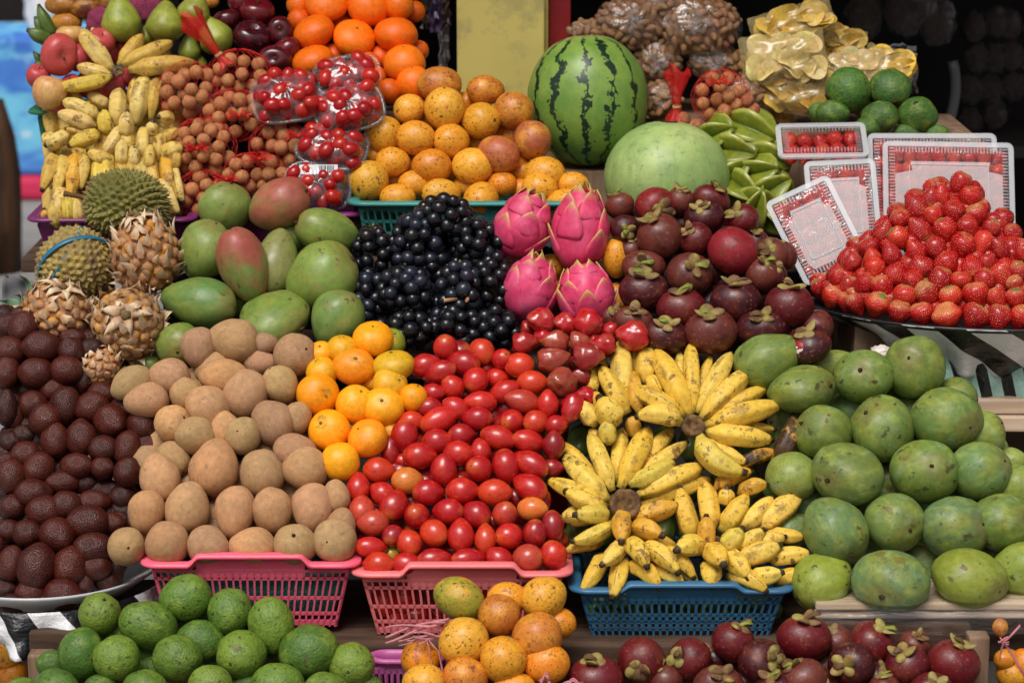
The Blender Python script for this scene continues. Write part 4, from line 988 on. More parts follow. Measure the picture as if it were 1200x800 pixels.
def basket(name, label, group, u0, u1, vr, vb, Y, D, mat, rise=.018, slots=(26, 12), bands=(.0, .17, .5, .78, 1), taper=.86, lip=.022, solid=False, style=None, cat='basket', yaw=0.0):
    a, b = P(u0, vr, Y), P(u1, vr, Y)
    W = (b - a).length
    H = a.z - P((u0 + u1) / 2, vb, Y + (1 - taper) * D * .4).z
    root = empty(name, ((a.x + b.x) / 2, Y + D / 2, a.z - H))
    root.rotation_euler = (0, 0, yaw)
    tag(root, label, cat, group)
    # ledge: thick rolled edge that rises in the middle of the long sides
    def rz(x):
        t = abs(x) / (W / 2)
        q = max(0, min(1, (.56 - t) / .10))
        return rise * q * q * (3 - 2 * q)
    base = []
    for (x, y) in rrect(W, D, .035, 7):
        base.append((x, y))
    dense = []
    for i in range(len(base)):
        p, q = base[i], base[(i + 1) % len(base)]
        n = max(1, int(math.hypot(q[0] - p[0], q[1] - p[1]) / .006))
        for k in range(n):
            dense.append((p[0] + (q[0] - p[0]) * k / n, p[1] + (q[1] - p[1]) * k / n))
    sec = [(-.002, .000), (-.004, -.010), (-.001, -.016), (.003, -.014), (.006, -.004), (lip * .5, -.001), (lip, -.004), (lip + .003, -.001), (lip + .001, .004), (lip * .5, .006), (.002, .005)]
    vs, fs = [], []
    n = len(dense); m = len(sec)
    for i, (x, y) in enumerate(dense):
        p, q = dense[i - 1], dense[(i + 1) % n]
        tx, ty = q[0] - p[0], q[1] - p[1]
        l = math.hypot(tx, ty)
        nx, ny = ty / l, -tx / l              # outward for a counter-clockwise loop
        for (o, z) in sec:
            vs.append(Vector((x + nx * (o - lip), y + ny * (o - lip), H + z + rz(x))))
    for i in range(n):
        for k in range(m):
            a_, b_ = i * m + k, i * m + (k + 1) % m
            c_, d_ = ((i + 1) % n) * m + (k + 1) % m, ((i + 1) % n) * m + k
            fs.append((a_, b_, c_, d_))
    link('rim', mesh('rim', vs, fs), mat, root)
    # walls
    wi, di = W - 2 * lip, D - 2 * lip
    def corner(x, y, t):        # t 0 at the top
        k = 1 - (1 - taper) * t
        return Vector((x * k, y * k, H - .012 - (H - .015) * t))
    th = .0028
    for sx, sy, L in ((0, -1, wi), (0, 1, wi), (-1, 0, di), (1, 0, di)):
        vs, fs = [], []
        def pt(s, t, o=0):
            # s -1..1 along the side
            rc = .02
            if sy:
                p = corner(s * wi / 2, sy * di / 2, t); p.y += sy * o
                return p
            p = corner(sx * wi / 2, s * di / 2, t); p.x += sx * o
            return p
        def cell(s0, s1, t0, t1, nz=1):
            base_ = len(vs)
            for o in (0, th):
                vs.extend([pt(s0, t0, o), pt(s1, t0, o), pt(s1, t1, o), pt(s0, t1, o)])
            fs.extend([(base_ + 4, base_ + 5, base_ + 6, base_ + 7), (base_ + 3, base_ + 2, base_ + 1, base_)])
            for k in range(4):
                fs.append((base_ + k, base_ + (k + 1) % 4, base_ + 4 + (k + 1) % 4, base_ + 4 + k))
        if solid:
            cell(-1, 1, 0, 1)
        else:
            cnt = slots[0] if sy else slots[1]
            sl = 2.0 / cnt
            # solid top under the raised rim
            if sy:
                nseg = 30
                for i in range(nseg):
                    s0, s1 = -.56 + 1.12 * i / nseg, -.56 + 1.12 * (i + 1) / nseg
                    base_ = len(vs)
                    for o in (.0004, th + .0004):
                        q0, q1 = pt(s0, bands[1], o), pt(s1, bands[1], o)
                        r0, r1 = pt(s0, 0, o), pt(s1, 0, o)
                        r0.z += rz(s0 * wi / 2); r1.z += rz(s1 * wi / 2)
                        vs.extend([r0, r1, q1, q0])
                    fs.extend([(base_ + 4, base_ + 5, base_ + 6, base_ + 7), (base_ + 3, base_ + 2, base_ + 1, base_)])
            hb = .0075 / H
            for i, bt in enumerate(bands):
                if i == 0:
                    continue
                h_ = hb * (1.0 if i < len(bands) - 1 else 1.6)
                cell(-1, 1, min(bt, 1 - h_) - (.0 if i else 0), min(bt + h_, 1))
            cell(-1, 1, 0, .05)
            for bi in range(len(bands) - 1):
                t0, t1 = bands[bi] + hb * .2, bands[bi + 1] + hb * .5
                fat = style[bi] if style else .3
                off = (bi % 2) * .5 if style and style[bi] > .4 else 0
                for i in range(cnt + 1):
                    s = -1 + sl * (i + off)
                    w_ = sl * fat / 2
                    if s + w_ > 1.001 or s - w_ < -1.001:
                        s = max(-1 + w_, min(1 - w_, s))
                    cell(s - w_, s + w_, t0, t1)
        link('solid_wall' if solid else 'slotted_wall', mesh('wall', vs, fs, smooth=False), mat, root)
    k = taper
    link('basket_floor', boxmesh('basket_floor', (0, 0, .004), (wi * k * .99, di * k * .99, .006), .001), mat, root)
    return root

PINK = plastic('pink_plastic', S(255, 104, 130))
PINK2 = plastic('salmon_plastic', S(246, 126, 128))
BLUE = plastic('blue_plastic', S(56, 110, 146))
TEAL = plastic('teal_plastic', S(58, 140, 132))
PURP = plastic('purple_plastic', S(120, 42, 100))
DGRN = plastic('green_plastic', S(40, 110, 76))
MAUV = plastic('mauve_plastic', S(186, 92, 150))
basket('plastic_basket', 'bright pink slotted basket holding the sapodillas', None, 163, 421, 664, 738, .155, .30, PINK, slots=(27, 16), bands=(.04, .13, .48, .76, 1))
basket('plastic_basket', 'salmon pink slotted basket holding red tree tomatoes', None, 411, 671, 675, 747, .145, .30, PINK2, slots=(25, 16), bands=(.04, .13, .48, .76, 1))
basket('plastic_basket', 'blue slotted basket holding yellow bananas', None, 668, 932, 694, 757, .145, .32, BLUE, slots=(26, 14), bands=(.04, .12, .40, .55, .70, 1), style=(.36, .36, .55, .55, .36), rise=.012)
basket('plastic_basket', 'teal perforated basket nested inside the pink sapodilla basket', None, 180, 408, 672, 720, .182, .23, TEAL, slots=(44, 30), bands=(.02, .12, .26, .4, .54, .68, .82, .9, 1), style=(.66,) * 8, rise=0, lip=.008)
basket('plastic_basket', 'teal green slotted basket under the speckled passion fruits', None, 408, 690, 240, 292, .875, .30, TEAL, slots=(30, 16), bands=(.04, .3, .62, 1), rise=0, taper=.93)
basket('plastic_basket', 'purple solid basket under the pale bananas', None, 30, 228, 259, 312, .86, .34, PURP, rise=0, solid=True, taper=.86)
basket('plastic_basket', 'purple basket under the tomato packs, mostly hidden by the mangoes', None, 250, 424, 253, 300, .885, .30, PURP, rise=0, solid=True, taper=.85)
basket('plastic_basket', 'deep green bucket basket under the pink and cream apples', None, 31, 104, 133, 190, 1.10, .2, DGRN, rise=0, solid=True, taper=.8)
basket('plastic_basket', 'mauve slotted basket low beside the avocados', None, 430, 522, 776, 840, .04, .06, MAUV, slots=(11, 6), bands=(.02, .06, .6, 1), rise=0, lip=.009)
# ------------------------------------------------------------------ dragon fruits
MT['dragon'] = fruit_mat('dragon_fruit_skin', S(222, 96, 132), 1.2, (.42, .7), .7, S(190, 50, 90), 2.2, (.55, .78), specks=[(16, 0.645, S(120, 60, 50), .6)],
    attr=(('tt', .55, .95, S(186, 178, 90), .95), ('tt', .97, 1.06, S(120, 100, 60), .6)), rough=.4, rough2=.52, spec=.4, bump=(10, .06))
DRY = plain('dry_flower_end', S(132, 108, 74), .85, .2, 8, bump=(20, .4))
def dragon(u, v, rx, ry, ang, Y, label, seed):
    rr = random.Random(seed)
    c = P(u, v, Y); s = PX(c)
    Z = dir3(ang, 12)
    def pf(t):
        z, r = ball(t)
        r *= 1 - .10 * max(0, -z) ** 2 - .06 * max(0, z)
        return z, r
    col = jit(S(212, 60, 104), .06)
    me = revolve('dragon', pf, 30, 22, .045, seed, lf=2.0)
    me.attributes.new('tt', 'FLOAT', 'POINT')
    root = link('dragon_fruit', me, MT['dragon'], mw=frame(c, Z, -FWD, (rx * s, rx * s, ry * s)), color=col)
    tag(root, label, 'dragon fruit', 'dragon fruits')
    # bracts: pointed scales that lie on the skin and lift at the tip
    rows = [(-.62, 4, .85, 0), (-.08, 4, .75, .5), (.42, 4, .62, 0), (.8, 4, .42, .5)]
    for z0, n, L, off in rows:
        for k in range(n):
            if rr.random() < .1:
                continue
            a = 2 * math.pi * (k + off + rr.uniform(-.18, .18)) / n + seed
            th0 = math.acos(max(-1, min(1, -z0)))
            w = rr.uniform(.5, .66); LL = L * rr.uniform(.85, 1.2)
            vs, fs, at = [], [], []
            nu, nv = 9, 6
            lift = rr.uniform(.06, .22)
            for i in range(nu + 1):
                t = i / nu
                th = th0 + t * LL
                ww = w * (1 - t ** 1.6) ** .8 * (1 if t > .15 else .8 + t) + .015
                for j in range(nv + 1):
                    q = (j / nv - .5) * 2
                    aa = a + q * ww / max(.42, math.sin(min(th, 2.6)))
                    zz = -math.cos(th); r_ = max(.05, math.sin(th)) if th < 3.05 else .05
                    k_ = 1.0 + .012 + lift * max(0, t - .35) ** 2 * 2.2 + .03 * (1 - q * q) * min(1, t * 3) + .02 * (1 - min(1, t * 5)) * -1
                    r2 = r_ * (1 - .10 * max(0, -zz) ** 2 - .06 * max(0, zz))
                    vs.append(Vector((r2 * k_ * math.cos(aa), r2 * k_ * math.sin(aa), zz * (1 + (k_ - 1)) + (.04 * t * t if z0 > .5 else 0))))
                    at.append(max(0, t * .85 + (abs(q) ** 3) * .16 * min(1, t * 2) - .04 + (.12 if z0 > .5 else 0)))
            for i in range(nu):
                for j in range(nv):
                    p = i * (nv + 1) + j
                    fs.append((p, p + 1, p + nv + 2, p + nv + 1))
            o = link('bract', mesh('bract', vs, fs, attrs={'tt': at}), MT['dragon'], root, color=jit(col, .08))
            md = o.modifiers.new('thick', 'SOLIDIFY'); md.thickness = .035; md.offset = -.2
    link('flower_end', revolve('flower_end', lambda t: (ball(t)[0] * .12, ball(t)[1] * .24), 12, 6, .3, seed, lf=5), DRY, root, Matrix.Translation((0, 0, -.97)))
dragon(612, 266, 33, 40, 68, .76, 'pink dragon fruit touching the black grapes, higher one of the two there', 1)
dragon(680, 272, 34, 48, 86, .745, 'tallest pink dragon fruit, beside the mangosteens and over another one', 2)
dragon(621, 340, 32, 39, 80, .66, 'pink dragon fruit touching the grapes, just above the red water apples', 3)
dragon(687, 347, 33, 38, 95, .655, 'smooth pink dragon fruit directly above the shiny red water apples', 5)

# ------------------------------------------------------------------ durians
MT['durian_green'] = fruit_mat('green_durian_rind', S(128, 120, 58), 1.2, (.42, .7), .7, attr=(('tt', .5, 1.0, S(160, 134, 86), .9), ('tt', .12, .0, S(64, 78, 28), .6)), rough=.6, spec=.3)
MT['durian_tan'] = fruit_mat('tan_durian_rind', S(164, 142, 66), 1.1, (.42, .66), .7, S(124, 98, 78), 1.7, (.48, .66), attr=(('tt', .55, 1.0, S(120, 94, 70), .75), ('tt', .12, .0, S(112, 92, 44), .5)), rough=.65, spec=.3)
def durian(u, v, rx, ry, ang, Y, mat, label, n, h, seed, col):
    rr = random.Random(seed)
    c = P(u, v, Y); s = PX(c)
    vs, fs, at = [], [], []
    base = revolve('b', prof_egg(.04), 24, 16, .05, seed)
    off = 0
    for p in base.vertices: vs.append(p.co.copy()); at.append(0)
    for f in base.polygons: fs.append(tuple(f.vertices))
    bpy.data.meshes.remove(base)
    rb = 2.05 / math.sqrt(n)
    for i in range(n):
        z = 1 - 2 * (i + .5) / n
        r = math.sqrt(1 - z * z); a = i * 2.399963 + rr.uniform(-.05, .05)
        d = Vector((r * math.cos(a), r * math.sin(a), z + rr.uniform(-.015, .015))).normalized()
        rad = 1 + noise.noise(d * 1.3 + Vector((seed * 7.3, seed * 3.1, seed * 5.7))) * .1
        x = d.orthogonal().normalized(); y = d.cross(x)
        tip = d * (rad + h * rr.uniform(.8, 1.2)) + (x * rr.uniform(-1, 1) + y * rr.uniform(-1, 1)) * h * .25 + Vector((0, 0, -h * .15))
        b0 = len(vs); k = 6; a0 = rr.uniform(0, 1)
        for rr_, hh, tt in ((1.12, -.03, 0), (.5, .36, .45)):
            for j in range(k):
                q = a0 + 2 * math.pi * j / k
                p = d * rad + (x * math.cos(q) + y * math.sin(q)) * rb * rr_
                if hh > 0: p = p + (tip - d * rad) * hh
                else: p = p.normalized() * (rad - .015)
                vs.append(p); at.append(tt)
        vs.append(tip); at.append(1.0)
        for j in range(k):
            j2 = (j + 1) % k
            fs.append((b0 + j, b0 + j2, b0 + k + j2, b0 + k + j))
            fs.append((b0 + k + j, b0 + k + j2, b0 + 2 * k))
    me = mesh('durian', vs, fs, smooth=False, attrs={'tt': at})
    o = link('durian', me, MT[mat], mw=frame(c, dir3(ang, 10), -FWD, (ry * s, ry * s, rx * s)), color=col)
    tag(o, label, 'durian', 'durians')
    return o, c, s
du1, c1, s1 = durian(147, 240, 48, 38, 170, .80, 'durian_green', 'spiky green durian with its stem sticking out, resting before the pale bananas', 400, .17, 3, S(116, 110, 54))
link('stem', stalk('durian_stem', .55, .075, .05), MT['stalk'], du1, Matrix.Translation((0, 0, .95)))
du2, c2, s2 = durian(89, 311, 45, 43, 60, .74, 'durian_tan', 'tan durian tied with a blue ribbon, beside the round pineapples', 340, .11, 5, S(158, 136, 82))
RIB = plain('blue_ribbon', S(36, 108, 140), .35, .5)
def ribbon(name, pts, w, mat, parent=None, nrm=None, th=.0006):
    vs, fs = [], []
    n = len(pts)
    for i, p in enumerate(pts):
        t = (pts[min(i + 1, n - 1)] - pts[max(i - 1, 0)]).normalized()
        nn = nrm(i, p) if nrm else -FWD
        b = t.cross(nn).normalized() * (w / 2)
        vs += [p - b, p + b]
    for i in range(n - 1):
        fs.append((2 * i, 2 * i + 1, 2 * i + 3, 2 * i + 2))
    o = link(name, mesh(name, vs, fs), mat, parent)
    md = o.modifiers.new('thick', 'SOLIDIFY'); md.thickness = th
    return o
def ring_on(c, ax, r, w, name, e=1.0):
    ax = ax.normalized()
    x = ax.orthogonal().normalized(); y = ax.cross(x)
    pts = [c + (x * math.cos(a) + y * math.sin(a)) * r for a in [2 * math.pi * i / 60 for i in range(61)]]
    return pts
pp = ring_on(c2, dir3(-60, 35), 46 * s2, .01, 'x')
rb1 = ribbon('ribbon', pp, .010, RIB, None, lambda i, p: (p - c2).normalized())
tag(rb1, 'blue plastic ribbon tied round the tan durian', 'ribbon')
pp = ring_on(c2 + dir3(150) * 17 * s2, dir3(150, 12), 43 * s2, .01, 'x')
rb2 = ribbon('ribbon_loop', pp, .008, RIB, rb1, lambda i, p: (p - (c2 + dir3(150) * 17 * s2)).normalized())

# ------------------------------------------------------------------ pineapples
MT['pine_eye'] = fruit_mat('pineapple_eye', S(200, 138, 44), 2.2, (.48, .66), .8, S(122, 82, 56), 2.6, (.5, .68), specks=[(16, 0.605, S(210, 180, 140), .7)], rough=.5, spec=.35, bump=(14, .25))
MT['pine_bract'] = fruit_mat('pineapple_bract', S(172, 130, 98), 2.0, (.4, .7), .8, attr=(('tt', .0, .8, S(226, 202, 168), .9),), rough=.75, spec=.2)
def pineapple(u, v, rx, ry, ang, tow, Y, label, seed, n=92, leaves=6):
    rr = random.Random(seed)
    c = P(u, v, Y); s = PX(c)
    vs, fs, at, mi = [], [], [], []
    base = revolve('b', prof_egg(.02), 20, 14, 0)
    for p in base.vertices: vs.append(p.co * .95); at.append(0)
    for f in base.polygons: fs.append(tuple(f.vertices)); mi.append(0)
    bpy.data.meshes.remove(base)
    rb = 1.95 / math.sqrt(n)
    for i in range(n):
        z = 1 - 2 * (i + .5) / n
        r = math.sqrt(1 - z * z); a = i * 2.399963
        d = Vector((r * math.cos(a), r * math.sin(a), z)).normalized()
        up = (Vector((0, 0, 1)) - d * d.z)
        up = up.normalized() if up.length > .05 else Vector((1, 0, 0))
        sd = d.cross(up)
        b0 = len(vs); k = 8
        for rad, h in ((1.0, -.06), (.8, .05), (.45, .10)):
            for j in range(k):
                q = 2 * math.pi * j / k
                vs.append(d * (.97 + h) + (sd * math.cos(q) + up * math.sin(q) * .85) * rb * rad); at.append(0)
        vs.append(d * 1.07); at.append(0)
        for row in range(2):
            for j in range(k):
                j2 = (j + 1) % k
                fs.append((b0 + row * k + j, b0 + row * k + j2, b0 + (row + 1) * k + j2, b0 + (row + 1) * k + j)); mi.append(0)
        for j in range(k):
            fs.append((b0 + 2 * k + j, b0 + 2 * k + (j + 1) % k, b0 + 3 * k)); mi.append(0)
        # papery bract below each eye, pointing out
        L = rb * rr.uniform(1.2, 3.0); w = rb * rr.uniform(.45, .85); lift = rr.uniform(.12, .34)
        tw = rr.uniform(-1.0, 1.0)
        b0 = len(vs)
        dirv = (up * math.cos(tw) + sd * math.sin(tw))
        sdv = d.cross(dirv)
        for t, ww in ((0, .8), (.35, 1), (.7, .55), (1, .03)):
            for q in (-1, -.4, .4, 1):
                p = d * (1.0 + .05 + lift * t * t + .03 * (1 - q * q)) - up * rb * .85 + dirv * L * t * .9 + sdv * q * w * ww
                vs.append(p); at.append(t)
        for i2 in range(3):
            for j in range(3):
                p = b0 + i2 * 4 + j
                fs.append((p, p + 1, p + 5, p + 4)); mi.append(1)
    me = mesh('pineapple', vs, fs, attrs={'tt': at}, mats=mi)
    Z = dir3(ang, tow)
    o = link('pineapple', me, [MT['pine_eye'], MT['pine_bract']], mw=frame(c, Z, RGT, (rx * s * .93, rx * s * .93, ry * s * .93)), color=jit(S(166, 120, 80)))
    tag(o, label, 'pineapple', 'round pineapples without crowns')
    # what is left of the crown
    for i in range(leaves):
        a = 2 * math.pi * i / leaves + rr.uniform(-.3, .3)
        L, w = rr.uniform(.35, .75), rr.uniform(.12, .2)
        vs, fs, at = [], [], []
        for t, ww in ((0, 1), (.3, .95), (.65, .6), (1, .04)):
            for q in (-1, 0, 1):
                vs.append(Vector((.12 + L * t, q * w * ww, 1.03 + .16 * math.sin(t * 2.4) - .22 * t * t - .04 * abs(q)))); at.append(t)
        for i2 in range(3):
            for j in range(2):
                p = i2 * 3 + j
                fs.append((p, p + 1, p + 4, p + 3))
        lf = link('dry_leaf', mesh('dry_leaf', vs, fs, attrs={'tt': at}), MT['pine_bract'], o, Matrix.Rotation(a, 4, 'Z'), color=S(176, 138, 104))
        md = lf.modifiers.new('thick', 'SOLIDIFY'); md.thickness = .015
    link('crown_stub', revolve('crown_stub', lambda t: (ball(t)[0] * .12, ball(t)[1] * .15), 12, 8, .2, seed, lf=5), DRY, o, Matrix.Translation((0, 0, 1.06)))
pineapple(171, 299, 42, 46, 100, 10, .715, 'tallest round pineapple, squeezed between the green durian and the large mangoes', 2)
pineapple(66, 367, 41, 36, 70, 25, .62, 'round pineapple behind the snake fruits at the stand end', 4)
pineapple(149, 380, 43, 41, 70, 72, .60, 'round pineapple showing its cut crown, above the sapodillas', 6)
pineapple(118, 430, 24, 22, 120, 10, .53, 'small piece of pineapple between the snake fruits and sapodillas', 8, 60, 3)
PLF = plain('pineapple_leaf', S(98, 128, 96), .5, .35, 4, .4)
lroot = empty('pineapple_sprout', P(18, 372, .66))
tag(lroot, 'green pineapple crown leaves sticking out at the stand end', 'leaves')
for i, (u0, v0, u1, v1, w) in enumerate([(44, 385, -4, 352, 16), (40, 380, 16, 345, 10), (48, 378, 22, 322, 9), (36, 395, -12, 380, 18), (40, 400, -6, 402, 16), (46, 372, 42, 336, 10), (30, 402, -10, 420, 14)]):
    a, b = P(u0, v0, .66), P(u1, v1, .64 - .02 * (i % 3))
    pts = [a.lerp(b, t / 6) + UP * (.02 * math.sin(math.pi * t / 6)) - FWD * .02 * math.sin(t) for t in range(7)]
    vs, fs = [], []
    for j, p in enumerate(pts):
        t = j / 6; ww = w * PX(p) * .5 * (1 - t ** 2.2) + .0006
        sd = (b - a).cross(FWD).normalized()
        vs += [p - sd * ww, p - (-FWD) * ww * .5, p + sd * ww]
    for j in range(6):
        for q in range(2):
            fs.append((j * 3 + q, j * 3 + q + 1, j * 3 + q + 4, j * 3 + q + 3))
    o = link('leaf', mesh('leaf', [p - lroot.location for p in vs], fs), PLF, lroot)
    md = o.modifiers.new('thick', 'SOLIDIFY'); md.thickness = .002
GREY = plain('grey_cloth', S(124, 122, 126), .8, .2, 5, .3)
vs, fs = [], []
for i in range(9):
    for j in range(7):
        u, v = 4 + i * 5, 312 + j * 8 + i * 2.2
        w = math.sin(i * 1.3) * .006 + math.sin(j * 1.7 + i) * .005
        if j == 0: v += 8 * abs(i - 3) * .5
        vs.append(P(u, v, .78 + w))
for i in range(8):
    for j in range(6):
        p = i * 7 + j
        fs.append((p, p + 1, p + 8, p + 7))
o = link('paper_bag', mesh('paper_bag', vs, fs), GREY)
md = o.modifiers.new('thick', 'SOLIDIFY'); md.thickness = .012
md = o.modifiers.new('sub', 'SUBSURF'); md.levels = 1; md.render_levels = 2
tag(o, 'crumpled grey paper wrap behind the pineapple leaves', 'wrapping')

# ------------------------------------------------------------------ melons
def watermelon_mat():
    m, nt, out = newmat('watermelon_rind')
    tc, v = coords(nt)
    sx = N(nt, 'SeparateXYZ', {0: tc})
    ang = math_(nt, 'DIVIDE', math_(nt, 'ARCTAN2', sx.outputs[1], sx.outputs[0]), 2 * math.pi)
    nz = math_(nt, 'MULTIPLY', math_(nt, 'SUBTRACT', noise_tex(nt, v, 3, 6, .65), .5), .12)
    n2 = math_(nt, 'MULTIPLY', math_(nt, 'SUBTRACT', noise_tex(nt, v, 18, 3, .6), .5), .035)
    a = math_(nt, 'ADD', math_(nt, 'ADD', ang, nz), n2)
    saw = math_(nt, 'ABSOLUTE', math_(nt, 'SUBTRACT', math_(nt, 'FRACT', math_(nt, 'MULTIPLY', a, 13.0)), .5))
    wid = mrange(nt, noise_tex(nt, v, 5, 3), .35, .7, .05, .19)
    stripe = mrange(nt, math_(nt, 'SUBTRACT', saw, wid), .0, .02, 1, 0)
    c = mix(nt, mrange(nt, noise_tex(nt, v, 3, 4), .35, .7), S(124, 152, 66), S(98, 134, 54))
    c = mix(nt, mrange(nt, noise_tex(nt, v, 26, 3), .55, .7, 0, .35), c, S(60, 104, 44))
    c = mix(nt, stripe, c, S(22, 44, 28))
    z = sx.outputs[2]
    c = mix(nt, mrange(nt, math_(nt, 'ADD', z, math_(nt, 'MULTIPLY', noise_tex(nt, v, 3, 3), .15)), .93, 1.04, 0, .8), c, S(166, 160, 98))
    b = N(nt, 'BsdfPrincipled', {'Base Color': c, 'Roughness': .38, 'Specular IOR Level': .45})
    nt.links.new(b.outputs[0], out.inputs[0])
    return m
c = P(689, 117, 1.16); s = PX(c)
o = link('watermelon', revolve('watermelon', prof_egg(.0, sq=.94, dim=.03), 48, 32, .012, 3), watermelon_mat(), mw=frame(c, dir3(93, 4), dir3(20), (71 * s, 71 * s, 78 * s)))
tag(o, 'large striped green watermelon standing beside the yellow post', 'watermelon')
WM = fruit_mat('pale_melon_skin', S(178, 190, 122), .9, (.42, .7), .8, S(122, 152, 90), 2.4, (.5, .75), streak=(S(122, 152, 88), .55, 6.0), specks=[(16, .60, S(112, 128, 76), .6), (5, .64, S(120, 112, 72), .7)], poles=[(.55, -.9, S(140, 168, 104), .4)], rough=.42, spec=.4, bump=(6, .1), mott=.2)
c = P(781, 212, 1.0); s = PX(c)
o = link('pale_melon', revolve('pale_melon', prof_egg(.04, dim=.04, dw=.15), 40, 28, .015, 5), WM, mw=frame(c, dir3(88, 8), RGT, (74 * s, 72 * s, 71 * s)), color=S(146, 174, 100))
tag(o, 'smooth pale green melon in front of the watermelon', 'melon')
link('stem_scar', ME['bigscar'][0], MT['scar'], o, Matrix.Translation((0, 0, .95)))

# ------------------------------------------------------------------ black grapes
GR = [(522, 254, 34, 26, -.015, 'topmost black grape bunch, reaching over the teal basket rim'), (487, 283, 31, 38, 0, 'long black grape bunch just below the teal basket rim'), (437, 295, 24, 32, .02, 'black grape bunch beside the largest mango, highest there'), (561, 285, 34, 28, .02, 'black grape bunch touching the upper dragon fruit'),
      (474, 340, 34, 30, -.02, 'round black grape bunch in the middle of the grape pile nearest the mangoes'), (539, 338, 26, 32, -.03, 'dusty blue-black grape bunch with two cut stem ends showing'), (579, 330, 25, 33, -.005, 'black grape bunch touching the lower dragon fruit'), (431, 350, 24, 34, .01, 'black grape bunch wedged against the mango above the mandarins'),
      (481, 386, 31, 22, -.03, 'low black grape bunch right behind the mandarins'), (535, 384, 32, 24, -.02, 'low black grape bunch right behind the red tree tomatoes'), (584, 386, 27, 26, -.01, 'black grape bunch between tree tomatoes and lower dragon fruit'), (508, 312, 24, 24, .04, 'shaded black grape bunch sunk in the middle of the pile'), (450, 392, 20, 20, .0, 'small black grape bunch behind the topmost mandarin'), (488, 292, 34, 30, .06, 'black grape bunch hidden under the long one'), (548, 292, 34, 30, .06, 'black grape bunch hidden between the upper ones'), (530, 368, 50, 30, .06, 'black grape bunch at the bottom of the grape pile')]
DGR = lin(.60, 400, .0012)
random.seed(50)
gm = revolve('grape', prof_egg(.02), 16, 11, .012, 4)
gm.materials.append(MT['grape'])
for i, (u, v, rx, ry, dy, lab) in enumerate(GR):
    rg = random.Random(100 + i)
    c = P(u, v, DGR(v) + dy); s = PX(c)
    root = empty('grape_bunch', c)
    tag(root, lab, 'grapes', 'black grape bunches')
    gr = 8.7 * s
    pts = []
    A, B = rx * s, ry * s
    want = 100
    tries = 0
    while len(pts) < want and tries < 6000:
        tries += 1
        th, z = rg.uniform(0, 2 * math.pi), rg.uniform(-1, 1)
        q = math.sqrt(1 - z * z)
        # front facing shell first; the far side of a bunch rests on the others
        p = RGT * (A - gr * .6) * q * math.cos(th) + UP * (B - gr * .6) * z + FWD * (A * .75) * q * math.sin(th)
        p *= rg.uniform(.86, 1.06)
        if q * math.sin(th) > .5:
            continue
        if all((p - o_).length > gr * 1.45 for o_ in pts):
            pts.append(p)
    bloom = rg.random() < .35 or i == 5
    for p in pts:
        k = gr * rg.uniform(.86, 1.1)
        g = bpy.data.objects.new('grape', gm)
        COL.objects.link(g)
        g.parent = root
        g.matrix_basis = frame(p, Vector((rg.uniform(-1, 1), rg.uniform(-1, 1), rg.uniform(-1, 1))), None, (k, k, k * 1.04))
        g.color = jit(S(32, 36, 48) if bloom and rg.random() < .5 else S(13, 13, 18), .25)
    vs, fs = [], []
    tube(vs, fs, [Vector((0, 0, 0)), UP * B * .5 + FWD * .01, UP * B * 1.05 + FWD * .012], [.003, .0025, .003], 6)
    link('stem', mesh('stem', vs, fs), MT['greenstalk'], root)
    if i == 5 and root:
        for (uu, vv, du, dv) in ((522, 352, 14, -6), (547, 352, 2, -10)):
            a = P(uu, vv, DGR(v) + dy - .055)
            vs, fs = [], []
            tube(vs, fs, [a - c + RGT * du * s * .9 - UP * dv * s * .3 + FWD * .02, a - c, a - c - RGT * du * s * .12], [.0035, .004, .0055], 8)
            link('cut_stem', mesh('cut_stem', vs, fs), plain('cut_stem', S(186, 140, 104), .8, .2), root)

# ------------------------------------------------------------------ longans in red net bags
def net_mat(name, rgb, alpha):
    m, nt, out = newmat(name)
    b = N(nt, 'BsdfPrincipled', {'Base Color': rgb, 'Roughness': .45, 'Specular IOR Level': .4})
    tr = N(nt, 'BsdfTransparent')
    ms = N(nt, 'MixShader', {0: alpha, 1: tr.outputs[0], 2: b.outputs[0]})
    nt.links.new(ms.outputs[0], out.inputs[0])
    return m
NETM = net_mat('red_net', S(206, 40, 34), 1.0)
NETK = net_mat('red_net_bunched', S(214, 34, 34), .55)
TWINE = plain('twine', S(190, 160, 110), .8, .2)
BAGS = [(222, 108, 36, 34, 'highest net bag of longans, beside the pale bananas', 'n', None), (280, 88, 36, 28, 'net bag of longans with a twisted red top, below the dark apples', 'n', None), (275, 135, 38, 28, 'net bag of longans with a bright red knot in the middle of the pile', 'n', (283, 138)),
        (238, 176, 38, 36, 'large net bag of longans against the pale bananas', 'n', (235, 177)), (328, 172, 34, 28, 'net bag of longans beside the lowest tomato packs', 'n', (352, 162)), (300, 203, 38, 22, 'net bag of longans directly behind the red-blushed mango', 'n', (306, 188)), (238, 228, 32, 26, 'lowest net bag of longans, behind the round pineapple and mangoes', 'n', (268, 212))]
random.seed(60)
